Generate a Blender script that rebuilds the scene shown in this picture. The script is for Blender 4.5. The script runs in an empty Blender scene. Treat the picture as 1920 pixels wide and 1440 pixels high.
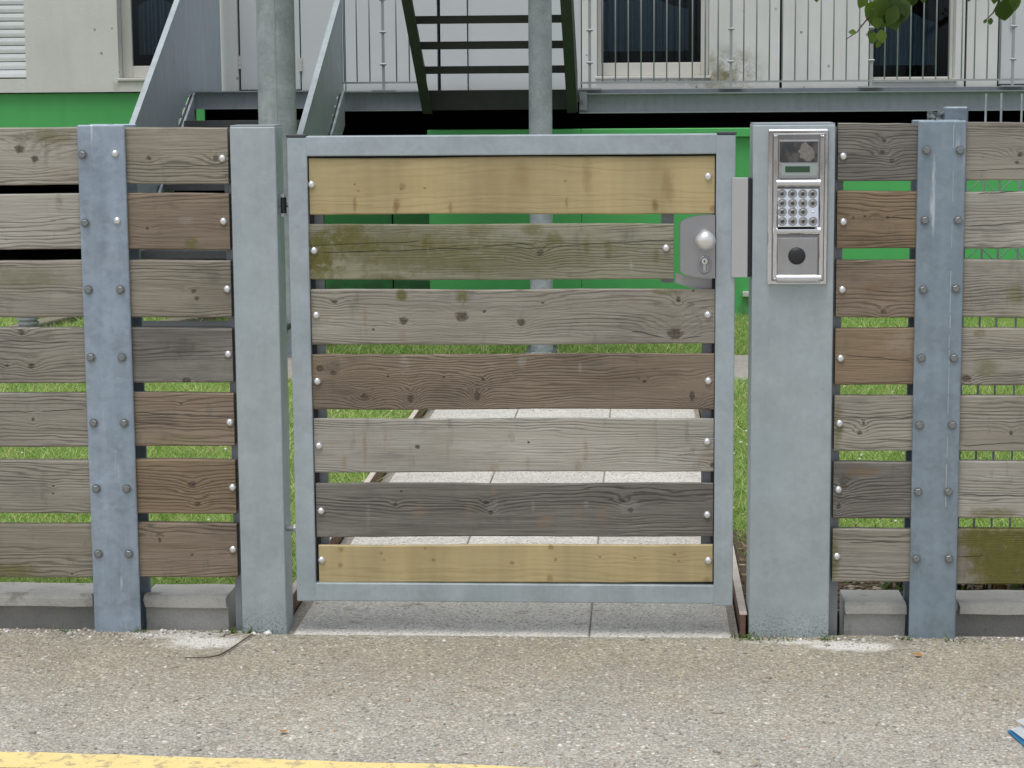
import bpy, bmesh, math, random
import numpy as np
from mathutils import Vector, Matrix
random.seed(7); rng = np.random.default_rng(7)
SC = bpy.context.scene
COL = SC.collection

# ------------------------------------------------------------------ camera
F_PX, YAW, PITCH, ROLL = 3981.7, 0.061152, 0.139783, -0.007643
CAM = Vector((0.0, -5.6, 1.4776))
fw = Vector((-math.sin(YAW)*math.cos(PITCH), math.cos(YAW)*math.cos(PITCH), -math.sin(PITCH)))
rt = Vector((math.cos(YAW), math.sin(YAW), 0)); up = rt.cross(fw)
rt, up = rt*math.cos(ROLL)+up*math.sin(ROLL), up*math.cos(ROLL)-rt*math.sin(ROLL)
cam = bpy.data.cameras.new('camera'); co = bpy.data.objects.new('camera', cam); COL.objects.link(co)
cam.sensor_width = 36; cam.lens = 36*F_PX/1920; cam.clip_end = 500; cam.clip_start = .05
co.matrix_world = Matrix(((rt.x, up.x, -fw.x, CAM.x), (rt.y, up.y, -fw.y, CAM.y), (rt.z, up.z, -fw.z, CAM.z), (0, 0, 0, 1)))
SC.camera = co

# ------------------------------------------------------------------ sky, sun, exposure
SUN_EL, SUN_AZ = math.radians(72), math.radians(205)      # azimuth clockwise from +Y
w = bpy.data.worlds.new('World'); SC.world = w; w.use_nodes = True
nt = w.node_tree; nt.nodes.clear()
sky = nt.nodes.new('ShaderNodeTexSky'); sky.sky_type = 'NISHITA'; sky.sun_disc = False
sky.sun_elevation = SUN_EL; sky.sun_rotation = SUN_AZ
sky.air_density = 1.0; sky.dust_density = 3.0; sky.ozone_density = 1.0
hs = nt.nodes.new('ShaderNodeHueSaturation'); hs.inputs['Saturation'].default_value = .35
bg = nt.nodes.new('ShaderNodeBackground'); bg.inputs['Strength'].default_value = .145
wo = nt.nodes.new('ShaderNodeOutputWorld')
nt.links.new(sky.outputs[0], hs.inputs['Color']); nt.links.new(hs.outputs[0], bg.inputs['Color']); nt.links.new(bg.outputs[0], wo.inputs['Surface'])
sl = bpy.data.lights.new('sun', 'SUN'); sl.energy = 1.5; sl.angle = math.radians(40); sl.color = (1, .97, .92)
so = bpy.data.objects.new('sun', sl); COL.objects.link(so); so.location = (-4, -8, 12)
sd = Vector((math.sin(SUN_AZ)*math.cos(SUN_EL), math.cos(SUN_AZ)*math.cos(SUN_EL), math.sin(SUN_EL)))
so.rotation_euler = (-sd).to_track_quat('-Z', 'Y').to_euler()
SC.view_settings.view_transform = 'Standard'; SC.view_settings.look = 'None'
SC.view_settings.exposure = 0.08; SC.view_settings.gamma = 1.0; SC.view_settings.use_curve_mapping = False

# ------------------------------------------------------------------ pixel -> place
def ray(px, py): return rt*((px-960)/F_PX) - up*((py-720)/F_PX) + fw
def atY(px, py, Y=0.0):
    d = ray(px, py); return CAM + d*((Y-CAM.y)/d.y)
def atZ(px, py, Z=0.0):
    d = ray(px, py); return CAM + d*((Z-CAM.z)/d.z)
def atX(px, py, X):
    d = ray(px, py); return CAM + d*((X-CAM.x)/d.x)
def pX(px, py, Y=0.0): return atY(px, py, Y).x
def pZ(px, py, Y=0.0): return atY(px, py, Y).z

# ------------------------------------------------------------------ node helpers
class S:
    def __init__(s, sock): s.k = sock
    def __add__(s, o): return mth('ADD', s, o)
    __radd__ = __add__
    def __sub__(s, o): return mth('SUBTRACT', s, o)
    def __rsub__(s, o): return mth('SUBTRACT', o, s)
    def __mul__(s, o): return mth('MULTIPLY', s, o)
    __rmul__ = __mul__
    def __truediv__(s, o): return mth('DIVIDE', s, o)
    def __pow__(s, o): return mth('POWER', s, o)
T = None
def setin(sock, v):
    if isinstance(v, S): T.links.new(v.k, sock)
    elif v is not None:
        if isinstance(v, (tuple, list)) and len(v) == 3 and sock.type == 'RGBA': v = (*v, 1)
        sock.default_value = v
def mth(op, a, b=None, c=None, clamp=False):
    n = T.nodes.new('ShaderNodeMath'); n.operation = op; n.use_clamp = clamp
    setin(n.inputs[0], a); setin(n.inputs[1], b); setin(n.inputs[2], c)
    return S(n.outputs[0])
def vmth(op, a, b=None, out=0):
    n = T.nodes.new('ShaderNodeVectorMath'); n.operation = op
    setin(n.inputs[0], a)
    if b is not None: setin(n.inputs[1], b)
    return S(n.outputs[out])
def objco():
    n = T.nodes.new('ShaderNodeTexCoord'); return S(n.outputs['Object'])
def wpos():
    n = T.nodes.new('ShaderNodeNewGeometry'); return S(n.outputs['Position'])
def island():
    n = T.nodes.new('ShaderNodeNewGeometry'); return S(n.outputs['Random Per Island'])
def objrand():
    n = T.nodes.new('ShaderNodeObjectInfo'); return S(n.outputs['Random'])
def sep(v):
    n = T.nodes.new('ShaderNodeSeparateXYZ'); setin(n.inputs[0], v); return [S(o) for o in n.outputs]
def comb(x, y, z):
    n = T.nodes.new('ShaderNodeCombineXYZ'); setin(n.inputs[0], x); setin(n.inputs[1], y); setin(n.inputs[2], z); return S(n.outputs[0])
def noise(v, scale=1.0, detail=2.0, rough=.5, dist=0.0, stretch=None, off=None):
    if stretch: v = vmth('MULTIPLY', v, stretch)
    if off: v = vmth('ADD', v, off)
    n = T.nodes.new('ShaderNodeTexNoise'); setin(n.inputs['Vector'], v)
    n.inputs['Scale'].default_value = scale; n.inputs['Detail'].default_value = detail
    n.inputs['Roughness'].default_value = rough; n.inputs['Distortion'].default_value = dist
    return S(n.outputs[0])
def voro(v, scale, feature='F1', out='Distance', rnd=1.0):
    n = T.nodes.new('ShaderNodeTexVoronoi'); setin(n.inputs['Vector'], v); n.feature = feature
    n.inputs['Scale'].default_value = scale; n.inputs['Randomness'].default_value = rnd
    return S(n.outputs[out])
def ramp(f, stops, const=False):
    n = T.nodes.new('ShaderNodeValToRGB'); setin(n.inputs[0], f)
    r = n.color_ramp
    if const: r.interpolation = 'CONSTANT'
    while len(r.elements) < len(stops): r.elements.new(.5)
    for e, (p, c) in zip(r.elements, stops):
        e.position = p; e.color = (*c, 1) if isinstance(c, (tuple, list)) else (c, c, c, 1)
    return S(n.outputs[0])
def rng_(f, a, b, c=0.0, d=1.0, smooth=True):
    n = T.nodes.new('ShaderNodeMapRange'); n.interpolation_type = 'SMOOTHSTEP' if smooth else 'LINEAR'
    setin(n.inputs[0], f); n.inputs[1].default_value = a; n.inputs[2].default_value = b
    n.inputs[3].default_value = c; n.inputs[4].default_value = d
    return S(n.outputs[0])
def mixc(f, a, b, mode='MIX'):
    n = T.nodes.new('ShaderNodeMix'); n.data_type = 'RGBA'; n.blend_type = mode
    setin(n.inputs[0], f); setin(n.inputs[6], a); setin(n.inputs[7], b); return S(n.outputs[2])
def bump(h, strength=.5, dist=.002):
    n = T.nodes.new('ShaderNodeBump'); setin(n.inputs['Height'], h)
    n.inputs['Strength'].default_value = strength; n.inputs['Distance'].default_value = dist; return S(n.outputs[0])
def newmat(name):
    global T
    m = bpy.data.materials.new(name); m.use_nodes = True; T = m.node_tree; T.nodes.clear(); return m
def finish(col, rough=.7, metal=0.0, normal=None, spec=None, **kw):
    b = T.nodes.new('ShaderNodeBsdfPrincipled'); o = T.nodes.new('ShaderNodeOutputMaterial')
    setin(b.inputs['Base Color'], col); setin(b.inputs['Roughness'], rough); setin(b.inputs['Metallic'], metal)
    if spec is not None: b.inputs['Specular IOR Level'].default_value = spec
    if normal is not None: setin(b.inputs['Normal'], normal)
    for k, v in kw.items(): setin(b.inputs[k.replace('_', ' ')], v)
    T.links.new(b.outputs[0], o.inputs['Surface'])
def srgb(r, g, b, k=1.0):
    f = lambda c: k*(((c/255+.055)/1.055)**2.4 if c > 10 else c/255/12.92)
    return (f(r), f(g), f(b))

# ------------------------------------------------------------------ materials
def galvanised(name, base, spread=.12, streak=.25, rough=.5, stain=None, metal=.35, rust=0, dirt=None):
    m = newmat(name); p = objco(); q = vmth('ADD', p, comb(objrand()*37, objrand()*11, 0))
    big = noise(q, 9, 6, .68); sp = voro(q, 70, out='Color'); spv = sep(sp)[0]
    st = noise(q, 1, 3, .6, stretch=(26, 26, 2.2)); fine = noise(q, 320, 2)
    v = (big-.5)*spread*4 + (spv-.5)*spread*.6 + (st-.5)*streak + (fine-.5)*.10 + 1.0
    c = vmth('MULTIPLY', comb(v, v, v), base)
    c = mixc(rng_(noise(q, 3, 3, off=(4, 8, 1)), .45, .7)*.35, c, tuple(min(1, x*y) for x, y in zip(base, (.86, .93, .96))))
    if stain:
        wv = rng_(noise(q, 1, 5, .7, stretch=(30, 30, 3.0), off=(9, 2, 5)), .60, .72)
        c = mixc(wv*stain, c, (.62, .66, .7))
    if dirt:
        z = sep(wpos())[2]
        g = rng_(z, .11, .0)*rng_(noise(q, 170, 4, .75), .47, .62)
        c = mixc(g*dirt, c, (.09, .08, .06))
    finish(c, rng_(big, .3, .7, rough-.08, rough+.12), metal, bump(fine*.4+spv*.3+big, .12, .002))
    return m
MG_POST = galvanised('galvanised_post', (.395, .452, .478), .12, .2, .5, stain=.16, dirt=.6)
MG_GATE = galvanised('galvanised_gate', (.39, .45, .485), .15, .16, .48, stain=.10)
MG_HBEAM = galvanised('galvanised_h_beam', (.245, .305, .36), .20, .45, .5, stain=.7)
MG_HBEAM2 = galvanised('galvanised_h_beam_pale', (.30, .365, .44), .24, .5, .5, stain=.75)
MG_BACK = galvanised('galvanised_dull', (.27, .29, .31), .10, .2, .55)
MG_COL = galvanised('galvanised_column', (.42, .465, .485), .26, .2, .5, stain=.45)
MG_BALC = galvanised('galvanised_balcony', (.29, .32, .345), .12, .35, .55)
MG_STAIR = galvanised('galvanised_stair_sheet', (.40, .45, .485), .08, .6, .5, metal=.1)
def plain(name, col, rough=.6, metal=0.0, var=.15, sc=8, b=.0):
    m = newmat(name); p = objco(); v = noise(p, sc, 4, .6)*var*2 + (1-var)
    c = vmth('MULTIPLY', comb(v, v, v), col)
    finish(c, rough, metal, bump(noise(p, sc*12, 3), b, .003) if b else None)
    return m
M_DARKSTEEL = plain('dark_steel', (.055, .063, .058), .55, 0, .3, 12, .1)  # even dark grey-green tone of the upper stair and its landing
M_GRATE = plain('dull_steel_grating', (.075, .08, .085), .6, .3, .5, 40, .3)
M_BLACK = plain('black_plastic', (.018, .019, .022), .45, 0, .1)
M_CAP = plain('dark_grey_plastic_cap', (.05, .055, .065), .5)
M_ZINC = plain('bright_zinc', (.80, .81, .83), .28, .85, .05)
M_HEX = plain('dull_bolt_steel', (.23, .25, .26), .45, .6, .25, 60)
M_SATIN = plain('satin_aluminium', (.36, .365, .385), .38, .7, .06, 20)
M_KNOB = plain('brushed_aluminium_knob', (.78, .78, .78), .33, .7, .04)
M_STRIKE = plain('pale_steel_plate', (.48, .48, .49), .5, .3, .06)
M_MATTBLACK = plain('matt_black', (.012, .013, .018), .6)  # black for the shade in the board gaps and for the post strip
M_BAR = plain('white_zinc_bars', (.36, .38, .40), .5, .25, .15, 30)

def green_paint(name, col):
    m = newmat(name); p = wpos()
    v = noise(p, 1.2, 4, .6)*.24 + noise(p, 1, 3, stretch=(14, 14, .8))*.16 + .80
    c = vmth('MULTIPLY', comb(v, v, v), col)
    c = mixc(rng_(sep(p)[2], .25, .02)*rng_(noise(p, 9, 4), .35, .6)*.6, c, (.10, .10, .06))
    finish(c, .5, 0, bump(noise(p, 3, 3), .08, .01))
    return m
M_GREEN = green_paint('green_painted_panel', (.085, .445, .125))

def concrete_wall(name, col, moss=(), pits=.75):
    m = newmat(name); p = wpos(); x, y, z = sep(p)
    v = noise(p, 2.0, 5, .6)*.30 + noise(p, 1, 4, .65, stretch=(9, 9, .7))*.18 + .77
    c = vmth('MULTIPLY', comb(v, v, v), col)
    pit = rng_(voro(p, 10), .13, .06)*rng_(noise(p, 4, 2), .40, .58)
    c = mixc(pit*pits, c, (.13, .13, .11))
    for (mx, mz, rx, rz, st) in moss:
        d = vmth('LENGTH', comb((x-mx)/rx, 0.0, (z-mz)/rz), out=1)
        k = rng_(d, 1.1, .1)*rng_(noise(p, 12, 5, .7), .35, .65)
        c = mixc(k*st, c, (.16, .15, .05))
    finish(c, .85, 0, bump(noise(p, 40, 4)+pit*-.6, .25, .004))
    return m
M_KERB = None

def kerb_mat():
    m = newmat('weathered_concrete_kerb'); p = objco(); q = vmth('ADD', p, comb(objrand()*31, 0, 0)); z = sep(p)[2]
    v = noise(q, 10, 5, .65)*.5 + noise(q, 160, 3)*.25 + .62
    c = vmth('MULTIPLY', comb(v, v, v), (.74, .72, .66))
    c = mixc(rng_(noise(q, 8, 5, .7, off=(3, 1, 1)), .54, .7)*.5, c, (.12, .12, .045))
    c = mixc(rng_(voro(q, 120), .16, .08)*.6, c, (.08, .075, .06))
    finish(c, .9, 0, bump(noise(q, 140, 4), .5, .003)); return m
M_KERB = kerb_mat()

MORTAR = []
for _a, _rx, _ry, _s in (((385, 1205), .13, .075, .95), ((330, 1190), .16, .05, .6), ((1600, 1212), .14, .06, .95), ((1500, 1204), .16, .03, .7)):
    _g = atZ(*_a); MORTAR.append((_g.x, _g.y, _rx, _ry, _s))
def pavement_mat():
    m = newmat('exposed_aggregate_pavement'); p = wpos(); x, y, z = sep(p)
    wq = vmth('ADD', p, vmth('MULTIPLY', comb(noise(p, 60, 2), noise(p, 60, 2, off=(5, 5, 5)), 0.0), (.008, .008, 0)))
    c1 = voro(wq, 88, out='Color'); d1 = voro(wq, 88); r, g, b = sep(c1)
    c2 = voro(wq, 210, out='Color', ); r2, g2, b2 = sep(c2); d2 = voro(wq, 210)
    peb = ramp(r, [(0, (.17, .16, .145)), (.04, (.27, .255, .22)), (.3, (.34, .32, .275)), (.55, (.41, .40, .365)), (.72, (.36, .305, .235)), (.80, (.50, .49, .46)), (.92, (.70, .68, .64)), (.975, (.38, .25, .17))], True)
    sm = ramp(r2, [(0, (.19, .18, .16)), (.10, (.28, .265, .23)), (.45, (.37, .355, .31)), (.75, (.46, .45, .42)), (.95, (.62, .60, .56))], True)
    big = rng_(g, .55, .62)
    col = mixc(big*rng_(d1, .58, .40), sm, peb)
    fil = noise(p, 420, 3, .7); col = mixc(.10, col, vmth('MULTIPLY', comb(1.0, 1.0, 1.0), (.385, .37, .335)))
    fv = fil*1.1+.45; col = mixc(1.0, col, comb(fv, fv, fv), 'MULTIPLY')
    dirtm = rng_(y+(noise(p, 3.3, 5, .65)-.5)*1.7, -1.0, -.15)
    col = mixc(dirtm*.9, col, vmth('MULTIPLY', col, (.77, .745, .655)))
    lg = noise(p, 3.4, 5, .6); k = lg*.85+.72
    col = vmth('MULTIPLY', col, comb(k*1.0, k*.99, k*.97))
    stain = rng_(noise(p, 7, 4, .65, off=(3, 7, 0)), .60, .72)
    col = mixc(stain*.34, col, (.30, .225, .15))
    col = mixc(rng_(noise(p, 9, 4, .7, off=(13, 2, 0)), .63, .74)*.3, col, (.52, .52, .51))
    for (mx, my, rx, ry, st) in MORTAR:
        d = vmth('LENGTH', comb((x-mx)/rx, (y-my)/ry, 0.0), out=1)
        km = rng_(d+(noise(p, 26, 5, .75)-.5)*1.5, 1.05, .45)*rng_(noise(p, 150, 4, .75), .36, .52)
        col = mixc(km*st, col, (.72, .71, .68))
    h = mth('SUBTRACT', .6, d1)*big + mth('SUBTRACT', .5, d2)*.5 + fil*.35
    finish(col, .88, 0, bump(h, .6, .004)); return m
M_PAVE = pavement_mat()

def slab_mat(name, col, dirt=0.0):
    m = newmat(name); p = wpos(); q = vmth('ADD', p, comb(objrand()*5, 0, 0))
    c2 = voro(q, 210, out='Color'); r2 = sep(c2)[0]; k = objrand()*.12+.94
    v = (r2*.6+.68)*k*(noise(p, 4, 5, .6)*.36+.82)
    c = vmth('MULTIPLY', comb(v, v, v), col)
    c = mixc(rng_(noise(p, 13, 5, .7), .56, .72)*(.35+dirt), c, (.22, .19, .13))
    c = mixc(rng_(r2, .06, .02)*.7, c, (.09, .085, .08))
    finish(c, .86, 0, bump(noise(q, 300, 3), .4, .002)); return m
M_SLAB = slab_mat('fine_grained_paving', (.56, .55, .505))
M_SLABF = slab_mat('dirty_threshold_paving', (.54, .525, .48), .45)
M_JOINT = slab_mat('joint_sand', (.34, .32, .28), .2)
M_PATH = slab_mat('grey_footpath', (.36, .345, .31), .2)

def yellow_mat():
    m = newmat('worn_yellow_paint'); p = wpos()
    c1 = voro(p, 62, out='Color'); r = sep(c1)[0]
    v = noise(p, 30, 4)*.3+.85
    c = vmth('MULTIPLY', comb(v, v, v), (.86, .69, .30))
    k = rng_(noise(p, 26, 6, .75), .50, .60)*rng_(r, .15, .5)
    c = mixc(k*.75, c, (.36, .31, .22)); c = mixc(rng_(noise(p, 120, 4), .60, .7)*.4, c, (.80, .68, .42))
    finish(c, .8, 0, bump(noise(p, 150, 4)+voro(p, 62)*-.4, .6, .004)); return m
M_YELLOW = yellow_mat()
def soil_mat(name='garden_soil', col=(.115, .083, .055)):
    m = newmat(name); p = wpos(); v = noise(p, 14, 6, .7)*1.1+.45
    c = vmth('MULTIPLY', comb(v, v, v), col); finish(c, .95, 0, bump(noise(p, 40, 6, .7), .8, .02)); return m
M_SOIL = soil_mat()
def turf_mat():
    m = newmat('turf_base'); p = wpos(); v = noise(p, 8, 5)*.9+.5
    c = vmth('MULTIPLY', comb(v, v, v), (.16, .24, .045)); finish(c, .95); return m
M_TURF = turf_mat()
def blade_mat():
    m = newmat('grass_blades'); p = wpos(); i = island()
    c = ramp(i, [(0, (.15, .31, .055)), (.35, (.26, .46, .10)), (.7, (.38, .56, .16)), (.88, (.55, .60, .26)), (1, (.72, .68, .42))])
    pt = rng_(noise(p, 3.2, 4, .6), .38, .62)
    c = mixc(pt*.35, c, vmth('MULTIPLY', c, (1.5, 1.22, 1.35)))
    dry = rng_(noise(p, 5.5, 3, .6, off=(2, 9, 0)), .60, .72)
    c = mixc(dry*.5, c, (.50, .44, .20))
    b = T.nodes.new('ShaderNodeBsdfPrincipled'); o = T.nodes.new('ShaderNodeOutputMaterial'); t = T.nodes.new('ShaderNodeBsdfTranslucent'); mx = T.nodes.new('ShaderNodeMixShader')
    setin(b.inputs['Base Color'], c); b.inputs['Roughness'].default_value = .55; setin(t.inputs[0], c)
    mx.inputs[0].default_value = .35; T.links.new(b.outputs[0], mx.inputs[1]); T.links.new(t.outputs[0], mx.inputs[2]); T.links.new(mx.outputs[0], o.inputs[0]); return m
M_BLADE = blade_mat()
def leaf_mat(name, ca, cb):
    m = newmat(name); i = island(); r = objrand(); c = mixc(mth('FRACT', i+r), ca, cb)
    b = T.nodes.new('ShaderNodeBsdfPrincipled'); o = T.nodes.new('ShaderNodeOutputMaterial'); t = T.nodes.new('ShaderNodeBsdfTranslucent'); mx = T.nodes.new('ShaderNodeMixShader')
    setin(b.inputs['Base Color'], c); b.inputs['Roughness'].default_value = .45; setin(t.inputs[0], vmth('MULTIPLY', c, (1.6, 1.7, .8)))
    mx.inputs[0].default_value = .4; T.links.new(b.outputs[0], mx.inputs[1]); T.links.new(t.outputs[0], mx.inputs[2]); T.links.new(mx.outputs[0], o.inputs[0]); return m
M_LEAF = leaf_mat('tree_leaf', (.035, .070, .012), (.085, .145, .024))
M_LEAFL = leaf_mat('young_tree_leaf', (.075, .135, .02), (.13, .20, .035))
M_DRY = leaf_mat('dry_leaf', (.20, .10, .03), (.10, .05, .022))
M_WEED = leaf_mat('weed_leaf', (.06, .12, .02), (.11, .17, .04))
M_BARK = plain('bark', (.085, .068, .05), .9, 0, .4, 30, .6)
def chip_mat():
    m = newmat('bark_chips'); c = ramp(island(), [(0, (.07, .045, .03)), (.5, (.17, .115, .07)), (.8, (.27, .21, .14)), (1, (.42, .37, .29))]); finish(c, .9); return m
M_CHIP = chip_mat()
def pebble_mat():
    m = newmat('loose_pebbles'); c = ramp(island(), [(0, (.22, .21, .19)), (.3, (.33, .31, .27)), (.62, (.44, .425, .38)), (.82, (.60, .58, .54)), (.95, (.80, .78, .74)), (1, (.42, .30, .20))]); finish(c, .75); return m
M_PEB = pebble_mat()
def rust_mat():
    m = newmat('rusty_steel_edging'); p = wpos(); v = noise(p, 25, 5, .65)
    c = ramp(v, [(.3, (.11, .055, .038)), (.55, (.20, .115, .08)), (.75, (.27, .17, .125))]); finish(c, .85, 0, bump(v, .3, .003)); return m
M_RUST = rust_mat()
M_EDGETOP = plain('pale_edging_top', (.58, .52, .46), .85, 0, .3, 20)
M_WHITEPANEL = plain('white_lacquered_panel', (.57, .60, .60), .5, 0, .06, 3)
M_FRAME = plain('off_white_window_frame', (.58, .57, .53), .5, 0, .1, 6)
M_SHUT = plain('white_shutter_slat', (.70, .73, .75), .45, 0, .08, 6)
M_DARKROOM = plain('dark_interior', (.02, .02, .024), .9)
M_CURTAIN = plain('blue_grey_curtain', (.26, .35, .42), .9, 0, .35, 9)
M_TIMBER = plain('old_timber_sleeper', (.24, .22, .17), .9, 0, .35, 14, .5)
M_PAPERW = plain('white_glossy_paper', (.80, .82, .84), .5, 0, .03)
M_PAPERB = plain('blue_printed_paper', (.05, .36, .66), .5, 0, .05)
def glass_mat():
    m = newmat('window_glass'); g = T.nodes.new('ShaderNodeBsdfGlossy'); t = T.nodes.new('ShaderNodeBsdfTransparent'); mx = T.nodes.new('ShaderNodeMixShader'); fr = T.nodes.new('ShaderNodeFresnel'); o = T.nodes.new('ShaderNodeOutputMaterial')
    fr.inputs[0].default_value = 1.5; g.inputs['Roughness'].default_value = .02; setin(t.inputs[0], (.72, .78, .80)); setin(g.inputs[0], (.55, .62, .72))
    T.links.new(fr.outputs[0], mx.inputs[0]); T.links.new(t.outputs[0], mx.inputs[1]); T.links.new(g.outputs[0], mx.inputs[2]); T.links.new(mx.outputs[0], o.inputs[0]); return m
M_GLASS = glass_mat()
def steel_mat(name, col, rough, brushed=0.0):
    m = newmat(name); p = objco(); n1 = noise(p, 1, 3, stretch=(900, 900, 30)); n2 = noise(p, 14, 3)
    v = n1*brushed + (1-brushed*.5) + (n2-.5)*.12
    finish(vmth('MULTIPLY', comb(v, v, v), col), rng_(n2, .3, .7, rough-.04, rough+.08), 1.0, bump(n1, .05+brushed*.2, .0005)); return m
M_STEEL = steel_mat('polished_stainless', (.76, .78, .82), .11)
M_STEELB = steel_mat('brushed_stainless', (.47, .48, .50), .32, .3)
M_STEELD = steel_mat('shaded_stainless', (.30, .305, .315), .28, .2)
M_BTN = plain('grey_push_button', (.30, .31, .31), .35, .4, .1, 200)
M_BTNC = plain('dark_button_centre', (.045, .05, .05), .4)
M_LCDB = plain('grey_display_bezel', (.33, .38, .37), .5, 0, .05)
M_LCD = plain('green_display', (.035, .085, .045), .25)
M_STICK = plain('peeling_sticker', (.20, .185, .17), .7, 0, .7, 150)
def screen_mat():
    m = newmat('dark_smoked_window'); p = objco(); c = mixc(rng_(noise(p, 40, 3), .4, .65), (.045, .048, .055), (.11, .105, .105)); finish(c, .18, 0); return m
M_SCREEN = screen_mat()

# wood ---------------------------------------------------------------
TINT = {  # light, dark-line, blotch
    'g': ((.355, .333, .285), (.118, .106, .086), (.26, .236, .19)),
    'l': ((.425, .408, .362), (.165, .153, .130), (.33, .308, .262)),
    'd': ((.225, .212, .190), (.056, .052, .046), (.135, .124, .110)),
    'b': ((.275, .222, .166), (.092, .070, .048), (.19, .145, .100)),
    'm': ((.285, .262, .212), (.098, .086, .066), (.195, .172, .132)),
    'w': ((.285, .212, .138), (.096, .066, .040), (.215, .158, .102)),
    'v': ((.315, .305, .235), (.118, .110, .072), (.225, .215, .14)),
    'y': ((.475, .388, .205), (.34, .255, .112), (.395, .312, .15)),
}
def wood_mat(tint, knots=(), moss=(), stains=(), cracks=(), seed=0.0):
    m = newmat('weathered_board_'+tint); p = objco(); x, y, z = sep(p)
    q = vmth('ADD', p, (seed*3.1, seed*.7, seed*1.9))
    la, da, ba = TINT[tint]; new = tint == 'y'
    wob = (noise(q, 1, 3, .5, stretch=(1.6, 4, 7))-.5)*.09 + (noise(q, 1, 2, stretch=(9, 4, 26), off=(3, 1, 7))-.5)*.010
    h = z + wob
    kmask = None; kring = None
    for (kx, kz, kr, ka) in knots:
        d = vmth('LENGTH', comb((x-kx)/(kr*ka), 0.0, (z-kz)/kr), out=1)
        d = d + (noise(q, 90, 2)-.5)*.9
        h = h + mth('DIVIDE', kr*2.2, d*d*.22+1.0)
        k = rng_(d, 1.0, .45); kmask = k if kmask is None else mth('MAXIMUM', kmask, k)
    f = 88.0+(seed*37.7 % 1)*60 if not new else 60.0
    dens = (noise(q, 1, 2, stretch=(.9, 1, 16), off=(1, 5, 2)))
    ph = h*(f*6.283)
    s = mth('SINE', ph + (noise(q, 1, 3, .6, stretch=(5, 4, 70))-.5)*11.0)*.5+.5
    ringm = (s**2.6)*rng_(dens, .40, .60, .04, 1.0)
    fib = noise(q, 1, 4, .7, stretch=(7, 40, 520)); fib2 = noise(q, 1, 3, .6, stretch=(2.2, 20, 95), off=(7, 3, 1))
    blot = noise(q, 1, 4, .6, stretch=(4, 8, 11), off=(2, 2, 2)); broad = noise(q, 1, 2, stretch=(2.0, 3, 5), off=(6, 1, 4))
    amt = .80 if not new else .34
    c = mixc(ringm*amt, la, da)
    c = mixc(rng_(fib, .40, .68)*(.55 if not new else .14), c, da)
    c = mixc(rng_(fib2, .46, .66)*(.62 if not new else .26), c, ba)
    c = mixc(rng_(blot, .48, .66)*(.55 if not new else .5), c, ba)
    k = rng_(broad, .3, .7, .82, 1.24, False) if not new else rng_(noise(q, 1, 3, .6, stretch=(9, 3, .8), off=(6, 1, 4)), .3, .7, .80, 1.12, False)
    c = vmth('MULTIPLY', c, comb(k, k, k))
    if not new:
        c = mixc(rng_(noise(q, 1, 5, .7, stretch=(20, 9, 7), off=(4, 4, 4)), .56, .70)*.35, c, (.12, .115, .105))
        c = mixc(rng_(fib, .40, .28)*.22, c, (.50, .48, .45))
        c = mixc(rng_(noise(q, 1, 4, .65, stretch=(5, 5, 16), off=(8, 8, 1)), .54, .72)*.5, c, vmth('MULTIPLY', c, (.5, .5, .52)))
    for (sx, sz, rx, rz, st, kind) in stains:
        d = vmth('LENGTH', comb((x-sx + (noise(q, 25, 2)-.5)*rx*.8)/rx, 0.0, (z-sz)/rz), out=1)
        km = rng_(d+(noise(q, 1, 4, .75, stretch=(55, 9, 22))-.5)*1.7, 1.0, .2)*rng_(noise(q, 1, 4, .7, stretch=(30, 9, 160)), *((.02, .3) if kind == 'r' else (.25, .6)))
        c = mixc(km*min(1.0, st*{'r': 1.05, 'o': .95, 'w': .5, 'k': 1.0}[kind]), c, {'o': (.27, .175, .10), 'k': (.06, .055, .05), 'w': (.46, .45, .43), 'r': (.21, .12, .045)}[kind])
    for (mx, mz, rx, rz, st) in moss:
        d = vmth('LENGTH', comb((x-mx)/rx, 0.0, (z-mz)/rz), out=1)
        km = rng_(d+(noise(q, 1, 6, .78, stretch=(24, 10, 30))-.5)*1.5, 1.05, .35)*rng_(noise(q, 1, 4, .7, stretch=(40, 9, 60)), .22, .5)
        c = mixc(km*st, c, mixc(noise(q, 60, 3), (.075, .078, .014), (.155, .145, .03)))
    if kmask is not None:
        kin = mixc(rng_(noise(q, 160, 3, .7), .35, .65), (.035, .027, .022), (.12, .095, .07))
        c = mixc(kmask*(.86 if not new else .55), c, kin if not new else (.20, .105, .035))
    cr = None
    for (x0, x1, z0, z1, th) in cracks:
        t = rng_(x, x0, x1, 0, 1, False)
        zz = t*(z1-z0)+z0 + (noise(q, 1, 3, stretch=(14, 1, 1))-.5)*.012
        win = rng_(x, x0-.002, x0+.02)*rng_(x, x1+.002, x1-.02)
        k = rng_(mth('ABSOLUTE', z-zz), th, th*.25)*win
        cr = k if cr is None else mth('MAXIMUM', cr, k)
    hgt = ringm*-.5 + fib*-.5
    if cr is not None:
        c = mixc(cr*.88, c, (.025, .021, .018)); hgt = hgt - cr*2
    if kmask is not None: hgt = hgt - kmask*.5
    finish(c, .82 if not new else .6, 0, bump(hgt, .85 if not new else .2, .0028)); return m

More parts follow.
